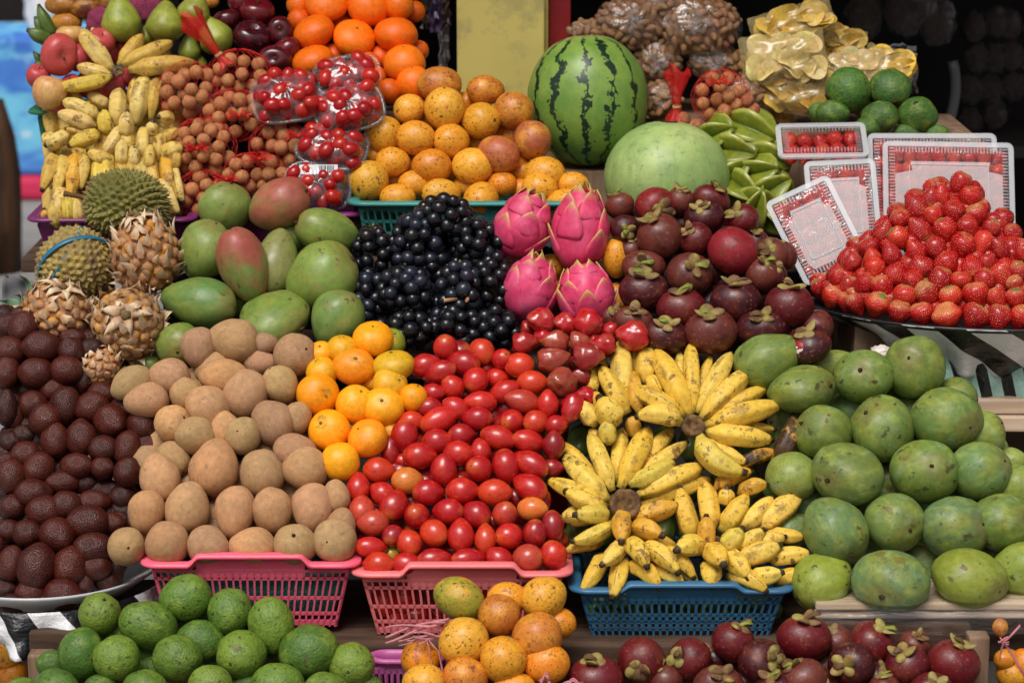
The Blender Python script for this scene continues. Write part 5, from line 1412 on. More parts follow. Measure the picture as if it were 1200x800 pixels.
def diamond_net(n, seed, nu=22, nv=9, rt=.0007, scale=None):
    """threads on an ellipsoid of half sizes scale"""
    vs, fs = [], []
    def pos(i, j):
        a = 2 * math.pi * (i + .5 * (j % 2)) / nu
        t = math.pi * (.04 + .92 * j / nv)
        p = Vector((math.sin(t) * math.cos(a), math.sin(t) * math.sin(a), -math.cos(t)))
        p *= 1 + .07 * noise.noise(p * 3 + Vector((seed, 0, 0)))
        return Vector((p.x * scale[0], p.y * scale[1], p.z * scale[2]))
    for j in range(nv):
        for i in range(nu):
            o = j % 2
            tube(vs, fs, [pos(i, j), pos(i + o, j + 1)], rt, 3, False)
            tube(vs, fs, [pos(i, j), pos(i + o - 1, j + 1)], rt, 3, False)
    return mesh(n, vs, fs)
def frill(n, L, r0, r1, seed, k=22):
    vs, fs = [], []
    for i in range(7):
        t = i / 6
        for j in range(k):
            a = 2 * math.pi * j / k
            r = (r0 + (r1 - r0) * t ** 1.4) * (1 + .32 * math.sin(a * 5 + seed) * t + .2 * math.sin(a * 9 + i))
            vs.append(Vector((r * math.cos(a), r * math.sin(a), L * t + .12 * L * math.sin(a * 3 + seed) * t)))
    for i in range(6):
        for j in range(k):
            fs.append((i * k + j, i * k + (j + 1) % k, (i + 1) * k + (j + 1) % k, (i + 1) * k + j))
    return mesh(n, vs, fs)
DLG = lin(.95, 240, .0010)
def net_bag(u, v, rx, ry, lab, knot, Y, group, ball_lab, r=8.7, top=None):
    c = P(u, v, Y); s = PX(c)
    root = empty('net_bag', c)
    tag(root, lab, 'net bag', group)
    dep = min(rx, ry) * .75
    m = frame(Vector((0, 0, 0)), UP, RGT)
    link('net', diamond_net('net', u, scale=((rx + 3) * s, (dep + 3) * s, (ry + 3) * s), rt=.00036), NETM, root, m)
    if knot:
        kc = P(knot[0], knot[1], Y) - FWD * dep * s * 1.15 - c
        for a, L in ((20, .022), (170, .026)):
            link('knot', frill('knot', L, .003, .010, a), NETK, root, frame(kc, dir3(a, 30), None))
        link('knot', revolve('knot_core', ball, 12, 8, .2, 2, lf=4), NETM, root, frame(kc, -FWD, None, (.005, .005, .005)))
    if top:
        kc = P(top[0], top[1], Y - .02) - c
        d = P(top[2], top[3], Y - .03) - c - kc
        gt = link('gathered_top', frill('gathered_top', d.length, .007, .026, u), NETK, root, frame(kc, d, None))
        link('gathered_neck', frill('gathered_neck', .03, .007, .022, u + 1), NETK, root, frame(kc, -d, None))
        link('tie', ME['tie'], TWINE, gt, Matrix.Identity(4))
    rl = random.Random(int(u))
    pts = []
    for _ in range(2500):
        a, q = rl.uniform(0, 2 * math.pi), math.sqrt(rl.random())
        x, y = q * math.cos(a), q * math.sin(a)
        z = math.sqrt(max(0, 1 - q * q)) * rl.choice((1, 1, 1, .5))
        p = RGT * (x * (rx - 6) * s) + UP * (y * (ry - 6) * s) - FWD * (z * (dep - 3) * s)
        if all((p - o_).length > 1.66 * r * s for o_ in pts):
            pts.append(p)
    for p in pts:
        k = r * s * rl.uniform(.92, 1.06)
        o = link('longan', rl.choice(ME['ball']), MT['longan'], mw=frame(c + p, Vector((rl.uniform(-1, 1), rl.uniform(-1, 1), rl.uniform(-1, 1))), None, (k, k, k * .97)), color=jit(S(172, 112, 70), .1))
        tag(o, ball_lab, 'longan', group + ' contents')
    return root
tv, tf = [], []
tube(tv, tf, [Vector((.008 * math.cos(a), .008 * math.sin(a), .002 * math.sin(a * 1.5))) for a in [i * .5 for i in range(26)]], .0016, 6)
ME['tie'] = mesh('tie', tv, tf)
for i, (u, v, rx, ry, lab, _, kn) in enumerate(BAGS):
    net_bag(u, v, rx, ry, lab, kn, DLG(v), 'red net bags of longans', 'round brown longan inside a red net bag beside the pale bananas', top=(256, 64, 222, 18) if i == 1 else None)
net_bag(845, 115, 32, 30, 'net bag of longans with gathered red top, behind the pale melon', (840, 100), 1.12, 'net bag of longans behind the melon', 'brown longan inside the net bag behind the pale melon', r=8.5, top=(793, 125, 794, 82))
for i, (u, v) in enumerate([(875, 118), (882, 130), (868, 132), (858, 128), (815, 148), (800, 140)]):
    c = P(u, v, 1.1); s = PX(c)
    o = link('longan', ME['ball'][i % 4], MT['longan'], mw=frame(c, UP, None, (9 * s,) * 3), color=jit(S(150, 84, 56)))
    tag(o, 'brown longan inside the net bag behind the pale melon', 'longan', 'net bag of longans behind the melon contents')

# ------------------------------------------------------------------ tomato packs
CLEAR = clear_plastic('clear_pack_plastic', (.97, .97, .98, 1), .01, .8, .07, (10, .5), milk=.05)
def clamshell(u, v, rx, ry, ang, tow, Y, lab, seed):
    c = P(u, v, Y); s = PX(c)
    root = empty('tomato_pack', c)
    tag(root, lab, 'plastic pack', 'clear packs of cherry tomatoes')
    Xd = dir3(ang); Zd = (-FWD * math.cos(R(tow)) + UP * math.sin(R(tow)))
    A, B = rx * s, ry * s
    Dp = min(A, B) * .7
    vs, fs = [], []
    nu, nv = 56, 20
    for j in range(nv + 1):
        t = math.pi * j / nv
        for i in range(nu):
            a = 2 * math.pi * i / nu
            ca, sa = math.cos(a), math.sin(a)
            sup = (abs(ca) ** 3.2 + abs(sa) ** 3.2) ** (-1 / 3.2)
            rr = abs(math.sin(t)) ** .55
            rib = 1 + (.04 * (1 if (i % 4) < 2 else -1) if abs(sa) > .35 and .2 < abs(math.cos(t)) < .9 else 0)
            z = -math.cos(t) * Dp * (1 + .05 * math.sin(ca * sup * rr * 26))
            vs.append(Vector((ca * sup * rr * A * rib, sa * sup * rr * B * rib, z)))
    for j in range(nv):
        for i in range(nu):
            fs.append((j * nu + i, j * nu + (i + 1) % nu, (j + 1) * nu + (i + 1) % nu, (j + 1) * nu + i))
    m = frame(Vector((0, 0, 0)), Zd, Xd)
    link('shell', mesh('shell', vs, fs, smooth=True), CLEAR, root, m)
    vs, fs = [], []
    ring = []
    for i in range(64):
        a = 2 * math.pi * i / 64
        ca, sa = math.cos(a), math.sin(a)
        sup = (abs(ca) ** 3.2 + abs(sa) ** 3.2) ** (-1 / 3.2)
        ring.append((ca * sup, sa * sup))
    for (k, z) in ((1.0, -.002), (1.14, -.002), (1.14, .002), (1.0, .002)):
        for x, y in ring: vs.append(Vector((x * (A * k if k == 1 else A + .008), y * (B * k if k == 1 else B + .008), z)))
    for r_ in range(4):
        for i in range(64):
            fs.append((r_ * 64 + i, r_ * 64 + (i + 1) % 64, ((r_ + 1) % 4) * 64 + (i + 1) % 64, ((r_ + 1) % 4) * 64 + i))
    link('flange', mesh('flange', vs, fs), CLEAR, root, m)
    rl = random.Random(seed)
    pts = []
    r = 9.3 * s
    for _ in range(12000):
        p = Vector((rl.uniform(-1, 1) * (A - r * .9), rl.uniform(-1, 1) * (B - r * .9), rl.uniform(-.2, 1) * (Dp - r * .45)))
        if p.z < -Dp * .1: continue
        if abs(p.x / A) ** 3 + abs(p.y / B) ** 3 + (p.z / Dp) ** 4 > .95: continue
        if all((p - q).length > 1.45 * r for q in pts): pts.append(p)
    for p in pts:
        k = r * rl.uniform(.88, 1.05)
        o = link('cherry_tomato', rl.choice(ME['plum']), MT['cherry_tomato'], mw=frame(c + m @ p, Vector((rl.uniform(-1, 1), rl.uniform(-1, 1), rl.uniform(-1, 1))), None, (k, k, k * 1.2)), color=jit(rl.choice([S(164, 22, 24), S(156, 18, 24), S(176, 34, 24)])))
        tag(o, 'small red cherry tomato packed inside the ' + lab.split(',')[0], 'cherry tomato', lab.split(',')[0])
    return root, m, A, B, Dp
clamshell(336, 114, 38, 32, 12, 30, 1.02, 'clear tomato pack nearest the longan net bags, misted', 1)
clamshell(407, 87, 36, 23, 14, 30, 1.06, 'topmost clear tomato pack, right under the oranges', 2)
clamshell(409, 127, 38, 28, 17, 25, 1.0, 'clear tomato pack in the middle, below the topmost one', 3)
clamshell(389, 172, 39, 26, -14, 30, .97, 'clear tomato pack below the middle ones, tilted downward', 4)
pk = clamshell(372, 218, 36, 27, 0, 10, .93, 'lowest clear tomato pack, with a white printed label', 5)
LBL = plain('label_paper', S(214, 212, 212), .5, .3)
INK = plain('label_ink', S(60, 58, 64), .6, .3)
vs, fs = [], []
mm = pk[1]
lw, lz = pk[2] * .62, pk[4] * .90
box(vs, fs, (0.004, pk[3] * .58, lz), (lw * 2, pk[3] * .42, .001), mm)
lab_ = link('label', mesh('label', vs, fs, False), LBL, pk[0])
vs, fs = [], []
rb = random.Random(4)
x = 0.0
while x < lw * .75:
    w = rb.uniform(.0012, .0034)
    box(vs, fs, (x + w / 2 + .006, pk[3] * .58, lz + .0012), (w, pk[3] * .34, .0008), mm)
    x += w + rb.uniform(.0014, .003)
link('barcode', mesh('barcode', vs, fs, False), INK, lab_)

# ------------------------------------------------------------------ star fruits
MT['star'] = fruit_mat('star_fruit_skin', S(150, 156, 48), 1.3, (.42, .7), .6, attr=(('tt', .75, 1.0, S(172, 176, 84), .8), ('tt', .35, .0, S(66, 96, 24), .6)), rough=.3, spec=.5)
def star(n, seed):
    vs, fs, at = [], [], []
    K, seg = 18, 50
    for i in range(K + 1):
        t = i / K
        z = -1 + 2 * t
        R_ = (math.sin(math.pi * (.03 + .94 * t))) ** .62
        for k in range(seg):
            a = 2 * math.pi * k / seg
            q = abs(((a * 5 / (2 * math.pi)) % 1) - .5) * 2      # 0 at ridge
            rr = 1 - .66 * q ** .7
            vs.append(Vector((R_ * rr * math.cos(a) * .62, R_ * rr * math.sin(a) * .62, z)) * (1 + .03 * noise.noise(Vector((z * 2, seed, k * .05)))))
            at.append(1 - q)
    for i in range(K):
        for k in range(seg):
            fs.append((i * seg + k, i * seg + (k + 1) % seg, (i + 1) * seg + (k + 1) % seg, (i + 1) * seg + k))
    fs.append(tuple(reversed(range(seg)))); fs.append(tuple(K * seg + k for k in range(seg)))
    return mesh(n, vs, fs, attrs={'tt': at})
ME['star'] = variants('star_fruit', 3, star)
STR = [(880, 152, 27, 20, -25, 'pale star fruit, topmost of the pile'), (842, 157, 20, 18, 20, 'star fruit right behind the pale melon, highest there'), (862, 178, 24, 20, -12, 'plump star fruit just above the melon shoulder'), (900, 186, 24, 18, -20, 'star fruit in the middle of its pile near the flat strawberry pack'), (888, 203, 26, 18, 10, 'star fruit above the mangosteens, lying level'),
       (870, 222, 24, 18, -40, 'star fruit with ridges outward, low in the pile'), (904, 222, 22, 18, 30, 'star fruit touching the slanted strawberry pack'), (884, 244, 26, 18, 70, 'star fruit with an upright ridge over the mangosteens'), (912, 252, 22, 16, -60, 'lowest star fruit, beside the slanted strawberry pack'), (862, 202, 18, 16, 40, 'shaded star fruit beside the pale melon')]
rl = random.Random(5)
for u, v, a, w, ang, lab in STR:
    c = P(u, v, .94 + (250 - v) * .0014); s = PX(c)
    o = link('star_fruit', rl.choice(ME['star']), MT['star'], mw=frame(c, dir3(ang, rl.uniform(15, 50)), None, (w * s * 2.5, w * s * 2.5, a * s * 1.2)), color=jit(S(108, 116, 32)))
    tag(o, lab, 'star fruit', 'star fruits')
# ------------------------------------------------------------------ strawberry packs
LID = clear_plastic('pack_lid_plastic', (.98, .98, .99, 1), .01, .9, .08, (14, .6))
RIBM = clear_plastic('pack_rib_plastic', (1, 1, 1, 1), .08, .95, .15, milk=.14, milkc=(.8, .82, .85, 1))
EDGE = clear_plastic('pack_edge_plastic', (1, 1, 1, 1), 0.05, .9, .25, milk=.36, milkc=(.75, .77, .8, 1))
MILK = clear_plastic('pack_lid_milky', (1, 1, 1, 1), .0, .7, .25, milk=.30, milkc=(.8, .74, .75, 1))
def ring_mesh(n, w, h, r, t, z0, z1):
    a = rrect(w, h, r, 5); b = rrect(w - 2 * t, h - 2 * t, max(.002, r - t), 5)
    k = len(a)
    vs = [Vector((x, y, z0)) for x, y in a] + [Vector((x, y, z1)) for x, y in a] + [Vector((x, y, z1)) for x, y in b] + [Vector((x, y, z0)) for x, y in b]
    fs = []
    for q in range(4):
        for i in range(k):
            fs.append((q * k + i, q * k + (i + 1) % k, ((q + 1) % 4) * k + (i + 1) % k, ((q + 1) % 4) * k + i))
    return mesh(n, vs, fs, False)
def berry_pack(u, v, w, h, ang, lean, Y, lab, seed, dp=.035, milk=True, gapb=True):
    c = P(u, v, Y); s = PX(c)
    W, H = w * s, h * s
    X = dir3(ang)
    Z = (-FWD * math.cos(R(lean)) + UP * math.sin(R(lean)))
    Z = (Z - X * Z.dot(X)).normalized()
    m = frame(Vector((0, 0, 0)), Z, X)
    root = empty('strawberry_pack', c)
    tag(root, lab, 'plastic pack', 'clear strawberry packs')
    link('rim', ring_mesh('rim', W, H, .014, .011, -.003, .003), EDGE, root, m)
    # ribbed lid border
    vs, fs = [], []
    bw = .012
    x0, y0 = W / 2 - .013, H / 2 - .013
    st = .0068
    for sx in (-1, 1):
        n = int((2 * y0) / st)
        for i in range(n):
            y = -y0 + (i + .5) * 2 * y0 / n
            box(vs, fs, (sx * (x0 - bw / 2), y, .0045), (bw, st * .4, .003), m)
    for sy in (-1, 1):
        n = int((2 * (x0 - bw)) / st)
        for i in range(n):
            x = -(x0 - bw) + (i + .5) * 2 * (x0 - bw) / n
            box(vs, fs, (x, sy * (y0 - bw / 2), .0045), (st * .4, bw, .003), m)
    link('ribbed_border', mesh('ribbed_border', vs, fs, False), RIBM, root)
    iw, ih = 2 * (x0 - bw), 2 * (y0 - bw)
    lid_ = link('lid', boxmesh('lid', (0, 0, .003), (2 * x0, 2 * y0, .0008), 0), LID, root, m)
    if milk:
        k = 7
        pts = []
        rr = random.Random(seed)
        # milky pale panel over the middle, its corners left clear
        cw = .16
        poly = [(-.5 + cw * .5, -.5), (.5 - cw * .4, -.5), (.5, -.5 + cw * .6), (.5, .5 - cw * 1.5), (.36, .30), (.5 - cw * .7, .5 - .10), (-.5 + cw * .9, .5 - .10), (-.34, .30), (-.5, .5 - cw * 1.5), (-.5, -.5 + cw * .6)]
        vs = [Vector((x * iw, y * ih, .0062)) for x, y in poly] + [Vector((x * iw, y * ih, .0056)) for x, y in poly]
        n = len(poly)
        fs = [tuple(range(n)), tuple(reversed(range(n, 2 * n)))] + [(i, n + i, n + (i + 1) % n, (i + 1) % n) for i in range(n)]
        link('milky_lid', mesh('milky_lid', vs, fs, False), MILK, lid_, Matrix.Identity(4))
        link('lid_ridge', ring_mesh('lid_ridge', iw * .74, ih * .74, .006, .0012, .0064, .0085), EDGE, lid_, Matrix.Identity(4))
    # tray behind the lid
    vs, fs = [], []
    a, b = rrect(2 * x0, 2 * y0, .01, 5), rrect(2 * x0 * .88, 2 * y0 * .88, .01, 5)
    k = len(a)
    vs = [Vector((x, y, -.003)) for x, y in a] + [Vector((x, y, -dp)) for x, y in b]
    fs = [(i, (i + 1) % k, k + (i + 1) % k, k + i) for i in range(k)] + [tuple(k + i for i in reversed(range(k)))]
    link('tray', mesh('tray', vs, fs, False), LID, root, m)
    rr = random.Random(seed)
    r = 11.5 * s
    nx, ny = max(2, round(2 * x0 / (r * 1.6))), max(2, round(2 * y0 / (r * 1.65)))
    for i in range(nx):
        for j in range(ny):
            p = Vector((-x0 + (i + .5) * 2 * x0 / nx + rr.uniform(-.1, .1) * r, -y0 + (j + .5) * 2 * y0 / ny + rr.uniform(-.1, .1) * r, -r * .92 - rr.uniform(0, .35) * r))
            kk = r * rr.uniform(.88, 1.05)
            o = link('strawberry', rr.choice(ME['strawberry']), MT['strawberry'], mw=frame(c + m @ p, m.to_3x3() @ Vector((rr.uniform(-.4, .4), 1, rr.uniform(-.5, .5))), None, (kk, kk * .95, kk * 1.1)), color=jit(rr.choice([S(180, 24, 30), S(190, 30, 30), S(196, 60, 40)])))
            tag(o, 'red strawberry packed inside the ' + lab.split(',')[0], 'strawberry', 'strawberries in ' + lab.split(',')[0])
random.seed(70)
berry_pack(1112, 233, 154, 138, -1, 12, .93, 'largest upright strawberry pack, right behind the strawberry pyramid', 1)
berry_pack(1094, 222, 152, 136, 0, 12, .975, 'upright strawberry pack hidden behind the largest one, only its rim showing', 2, milk=False)
berry_pack(988, 243, 84, 116, 3, 14, .90, 'narrow upright strawberry pack between the slanted and the largest one', 3)
berry_pack(957, 270, 82, 112, 25, 14, .85, 'narrow strawberry pack leaning at a slant beside the mangosteens', 4)
berry_pack(963, 165, 106, 54, 1, 38, .98, 'flat strawberry pack lying in front of the dark avocados', 5, milk=False)
crate_gap = .0

# ------------------------------------------------------------------ peanut bags
FILM = clear_plastic('snack_bag_film', (.95, .94, .92, 1), .06, .9, .18, (4, .5))
MT['peanut'] = fruit_mat('peanut_shell', S(170, 126, 90), 2, (.42, .7), .6, rough=.7, spec=.25, bump=(9, .2))
MT['peanut_mass'] = fruit_mat('peanut_shade', S(96, 66, 46), 5, (.42, .7), .7, rough=.8, spec=.2, bump=(6, .4))  # darker lump behind the nuts, shade between them put into its colour
pm = revolve('peanut', prof_egg(0), 10, 8, .04, 3)
pm.materials.append(MT['peanut'])
TWM = clear_plastic('twisted_film', (1, 1, 1, 1), .1, .95, .2, (6, .5), milk=.12, milkc=(.8, .8, .82, 1))
PB_ = [(738, 27, 42, 34, 'peanut bag touching the red post strip, above the watermelon'), (820, 30, 52, 38, 'largest peanut bag with a white twisted knot'), (770, 74, 30, 34, 'peanut bag wedged between watermelon and the net bag of longans'), (842, 74, 38, 20, 'peanut bag squeezed below the largest one'), (775, 118, 24, 24, 'peanut bag low behind the pale melon'), (690, 36, 26, 12, 'small peanut bag peeking over the watermelon'), (782, 2, 34, 18, 'peanut bag cut off above the two front ones'), (872, 112, 24, 22, 'peanut bag between longans and yellow chip bags')]
def lumpy(n, seed, amp=.06):
    return revolve(n, ball, 36, 24, amp, seed, lf=2.2)
def pleated(n, seed):
    def po(p):
        th = math.atan2(p.y, p.x); rho = math.hypot(p.x, p.y)
        w = math.exp(-(rho / .45) ** 2) if p.z > 0 else 0
        nn = noise.noise(Vector((math.cos(th) * 3, math.sin(th) * 3, seed)))
        k = 1 + .09 * w * math.sin(11 * th + 4 * nn) * min(1, rho * 6) - .10 * math.exp(-(rho / .16) ** 2) * (p.z > 0)
        k += .02 * noise.noise(Vector((math.cos(th) * 9, math.sin(th) * 9, rho * 2 + seed)))
        return p * k
    return revolve(n, ball, 90, 30, .05, seed, lf=2.2, post=po)
random.seed(80)
for i, (u, v, rx, ry, lab) in enumerate(PB_):
    rr = random.Random(i + 5)
    Yb = 1.32 if i not in (4, 7) else 1.22
    c = P(u, v, Yb); s = PX(c)
    A, B, D = rx * s, ry * s, min(rx, ry) * s * .85
    root = empty('peanut_bag', c)
    tag(root, lab, 'bag of peanuts', 'clear bags of peanuts')
    m = frame(Vector((0, 0, 0)), UP, RGT, (A, D, B))
    link('film', pleated('film', i + 3), FILM, root, frame(Vector((0, 0, 0)), -FWD + UP * rr.uniform(-.2, .2) + RGT * rr.uniform(-.3, .3), RGT, (A, B, D)))
    if i < 4:
        for a in range(3):
            link('twist', frill('twist', .022, .003, .009 + .003 * a, a + i), TWM, root, frame((-FWD * .96 + RGT * rr.uniform(-.15, .15)) * D, -FWD + RGT * math.cos(a * 2.1) * 1.1 + UP * math.sin(a * 2.1) * 1.1, None))
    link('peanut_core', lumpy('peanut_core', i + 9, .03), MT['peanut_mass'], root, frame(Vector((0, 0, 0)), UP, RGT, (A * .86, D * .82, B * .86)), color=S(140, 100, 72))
    r = 5.2 * s
    n = 0
    pts = []
    for _ in range(3000):
        a, z = rr.uniform(0, 2 * math.pi), rr.uniform(-1, 1)
        q = math.sqrt(1 - z * z)
        d = Vector((q * math.cos(a), q * math.sin(a), z))
        p = RGT * d.x * A * .85 + UP * d.z * B * .85 + FWD * d.y * D * .84
        if d.y > .35: continue
        if any((p - o_).length < r * 1.65 for o_ in pts): continue
        pts.append(p)
        if len(pts) >= 100: break
    for p in pts:
        o = bpy.data.objects.new('peanut', pm); COL.objects.link(o); o.parent = root
        k = r * rr.uniform(.9, 1.1)
        ax = dir3(rr.uniform(0, 360), rr.uniform(-25, 25))
        o.matrix_basis = frame(p, ax, None, (k * .8, k * .8, k * 1.35))
        o.color = jit(S(150, 110, 78), .18)

# ------------------------------------------------------------------ chip bags
CFILM = clear_plastic('chip_bag_film', (.96, .94, .88, 1), .03, .8, .26, (4, .6), milk=.22, milkc=(.74, .58, .24, 1))
MT['chip'] = fruit_mat('banana_chip', S(220, 190, 110), 1.6, (.4, .7), .7, S(150, 84, 30), 2.2, (.58, .75), rough=.55, bump=(5, .3))
chipm = []
for i in range(3):
    vs, fs = [], []
    for a in range(6):
        for b in range(7):
            x, y = (a / 5 - .5) * 2, (b / 6 - .5) * 2
            vs.append(Vector((x * math.sqrt(1 - y * y * .5), y * math.sqrt(1 - x * x * .5) * .8, .25 * math.sin(x * 2 + i) + .16 * y * y * (1 if i else -1))))
    for a in range(5):
        for b in range(6):
            p = a * 7 + b
            fs.append((p, p + 1, p + 8, p + 7))
    me = mesh('chip', vs, fs); me.materials.append(MT['chip']); chipm.append(me)
CH = [(928, 28, 50, 20, 16, 'topmost bag of golden chips, lying over the others', 0), (975, 48, 40, 17, -10, 'bag of golden chips behind, darker and farther than the topmost', .05), (918, 68, 50, 30, 8, 'largest pale yellow chip bag with a bright fold', -.04), (932, 106, 52, 28, -8, 'lowest bag of chips above the flat strawberry pack', -.03), (1000, 86, 40, 26, 5, 'cream chip bag directly behind the dark avocados', .02), (1040, 84, 30, 28, -12, 'bright yellow chip bag with a crumpled clear end', .03), (896, 128, 36, 24, 5, 'brown-shaded chip bag behind the star fruits', .03)]
for i, (u, v, rx, ry, ang, lab, dy) in enumerate(CH):
    rr = random.Random(i + 50)
    c = P(u, v, 1.27 + dy); s = PX(c)
    A, B = rx * s, ry * s; D = B * .6
    root = empty('chip_bag', c)
    tag(root, lab, 'bag of chips', 'clear bags of yellow chips')
    X = dir3(ang)
    m0 = frame(Vector((0, 0, 0)), -FWD, X)
    vs, fs = [], []
    nu, nv = 30, 20
    for sd in (1, -1):
        for a in range(nu + 1):
            for b in range(nv + 1):
                x, y = a / nu * 2 - 1, b / nv * 2 - 1
                e = max(0, (1 - abs(x) ** 2.6)) ** .6 * max(0, (1 - abs(y) ** 2.6)) ** .6
                z = sd * e * (1 + .45 * noise.noise(Vector((x * 2.6 + i * 5, y * 2.6, sd * 3)))) 
                w = .05 * noise.noise(Vector((x * 6, y * 6, i)))
                vs.append(Vector((x * A * (1 + .06 * noise.noise(Vector((y * 3, i, 1)))), y * B * (1 + .1 * noise.noise(Vector((x * 3, i, 2)))), (z + w) * D)))
    st = (nu + 1) * (nv + 1)
    for sd in range(2):
        for a in range(nu):
            for b in range(nv):
                p = sd * st + a * (nv + 1) + b
                fs.append((p, p + nv + 1, p + nv + 2, p + 1) if sd == 0 else (p, p + 1, p + nv + 2, p + nv + 1))
    link('film', mesh('film', vs, fs), CFILM, root, m0)
    base = [S(214, 170, 56), S(200, 156, 60), S(226, 204, 136), S(212, 168, 66), S(230, 204, 156), S(222, 178, 40), S(160, 118, 40)][i]
    for k in range(40):
        x, y = rr.uniform(-.7, .7), rr.uniform(-.62, .62)
        e = max(.05, (1 - abs(x) ** 2.6)) ** .6 * max(.05, (1 - abs(y) ** 2.6)) ** .6
        p = m0 @ Vector((x * A, y * B, (rr.uniform(-.1, .5)) * e * D))
        o = bpy.data.objects.new('chip', rr.choice(chipm)); COL.objects.link(o); o.parent = root
        q = rr.uniform(11, 19) * s
        zz = (-FWD + RGT * rr.uniform(-.6, .6) + UP * rr.uniform(-.5, .9))
        o.matrix_basis = frame(p, zz, dir3(rr.uniform(0, 360)), (q, q, q))
        o.color = jit(base, .15)
SILV = plain('crumpled_film', S(120, 122, 128), .18, .9, 6, .7, bump=(5, 1.0))
def crumple(name, u0, v0, u1, v1, Y, mat, lab, cat, seed, amp=.02, n=10):
    vs, fs = [], []
    for i in range(n + 1):
        for j in range(n + 1):
            w = noise.noise(Vector((i * .7 + seed, j * .7, 0))) * amp
            e = 4 * noise.noise(Vector((i * .9, j * .9, seed)))
            vs.append(P(u0 + (u1 - u0) * i / n + e, v0 + (v1 - v0) * j / n + e * .8, Y + w))
    for i in range(n):
        for j in range(n):
            p = i * (n + 1) + j
            fs.append((p, p + 1, p + n + 2, p + n + 1))
    o = link(name, mesh(name, vs, fs, False), mat)
    md = o.modifiers.new('thick', 'SOLIDIFY'); md.thickness = .006
    if lab: tag(o, lab, cat)
    return o
crumple('crumpled_bag', 1022, 54, 1074, 110, 1.36, SILV, 'crumpled clear end of a chip bag beside the dark avocados', 'plastic bag', 2, .05)

# ------------------------------------------------------------------ zebra plastic, trays
def zebra(name, a, b, sc, rot, light=S(186, 188, 192)):
    m, nt, out = newmat(name)
    tc = N(nt, 'TexCoord').outputs['UV']
    mp = N(nt, 'Mapping', {'Vector': tc, 'Scale': sc, 'Rotation': (0, 0, R(rot))}).outputs[0]
    nz = noise_tex(nt, mp, .8, 2)
    w = N(nt, 'TexWave', {'Vector': mp, 'Scale': .42, 'Distortion': 3.0, 'Detail': 1.0, 'Detail Scale': .8})
    f = mrange(nt, w.outputs[1], .5, .54, 0, 1)
    c = mix(nt, f, b, a)
    bs = N(nt, 'BsdfPrincipled', {'Base Color': c, 'Roughness': .32, 'Specular IOR Level': .5})
    h = noise_tex(nt, N(nt, 'Mapping', {'Vector': tc, 'Scale': (30, 6, 1)}).outputs[0], 1.0, 4)
    bn = N(nt, 'Bump', {'Height': h, 'Strength': .5, 'Distance': .01})
    nt.links.new(bn.outputs[0], bs.inputs['Normal'])
    nt.links.new(bs.outputs[0], out.inputs[0])
    return m
ZB = zebra('black_white_plastic', S(20, 20, 22), S(216, 216, 218), (7, 1.0, 1), 40)
ZG = zebra('black_mint_plastic', S(22, 24, 24), S(160, 196, 186), (5, 1.2, 1), 24)
def uvgrid(me, nu, nv):
    uv = me.uv_layers.new(name='UVMap')
    for p in me.polygons:
        for li in p.loop_indices:
            vi = me.loops[li].vertex_index
            uv.data[li].uv = ((vi // (nv + 1)) / nu, (vi % (nv + 1)) / nv)
def skirt(name, path, drop, mat, lab, cat, seed, amp=.012, nv=14, inward=.0, closed=False):
    """cloth hanging from a 3-D path; drop(t) metres"""
    n = len(path) - 1
    vs, fs = [], []
    for i, (p, o) in enumerate(path):
        for j in range(nv + 1):
            t = j / nv
            d = drop(i / n)
            q = Vector((0, 0, -d * t)) - o * (inward * t) + o * (amp * t * math.sin(i * .8 + seed) + amp * 1.5 * t * noise.noise(Vector((i * .3, t * 2.5, seed))))
            vs.append(p + q + o * .004)
    for i in range(n):
        for j in range(nv):
            a = i * (nv + 1) + j
            fs.append((a, a + 1, a + nv + 2, a + nv + 1))
    me = mesh(name, vs, fs)
    uvgrid(me, n, nv)
    o = link(name, me, mat)
    md = o.modifiers.new('thick', 'SOLIDIFY'); md.thickness = .0015
    if lab: tag(o, lab, cat)
    return o
# strawberry tray
TCY, TB = .845, .345
zt = P(1195, 389, TCY - TB).z
tcx = P(1195, 389, TCY - TB).x
TA_ = .405
def oval(a, b, cx, cy, z, a0, a1, n):
    out = []
    for i in range(n + 1):
        t = R(a0 + (a1 - a0) * i / n)
        out.append((Vector((cx + a * math.cos(t), cy + b * math.sin(t), z)), Vector((math.cos(t) * b, math.sin(t) * a, 0)).normalized()))
    return out
BLK = plain('black_tray', S(26, 26, 28), .35, .5)
vs, fs = [], []
K = 64
for k, z in ((0, -.012), (.8, -.012), (.97, .002), (1.0, .006), (1.012, .004), (1.0, -.004), (.82, -.02), (0, -.02)):
    for i in range(K):
        t = 2 * math.pi * i / K
        vs.append(Vector((tcx + TA_ * k * math.cos(t), TCY + TB * k * math.sin(t), zt + z)))
for r_ in range(7):
    for i in range(K):
        fs.append((r_ * K + i, r_ * K + (i + 1) % K, (r_ + 1) * K + (i + 1) % K, (r_ + 1) * K + i))
o = link('strawberry_tray', mesh('strawberry_tray', vs, fs), BLK)
tag(o, 'wide dark oval tray carrying the strawberry pyramid', 'tray')
skirt('striped_plastic_sheet', oval(TA_ * 1.0, TB * 1.0, tcx, TCY, zt + .003, 178, 330, 90), lambda t: .015 + .10 * min(1, t * 2.2) , ZB, 'black and white striped plastic sheet hanging round the strawberry tray', 'plastic sheet', 3, .012, 16, .10)
pa = [(P(1098 + i * 6, 408 + .02 * i, .60), Vector((0, -1, 0))) for i in range(30)]
skirt('striped_plastic_sheet', pa, lambda t: .105, ZG, 'mint, white and black plastic sheet hanging below the strawberry tray', 'plastic sheet', 6, .012, 14, .0)
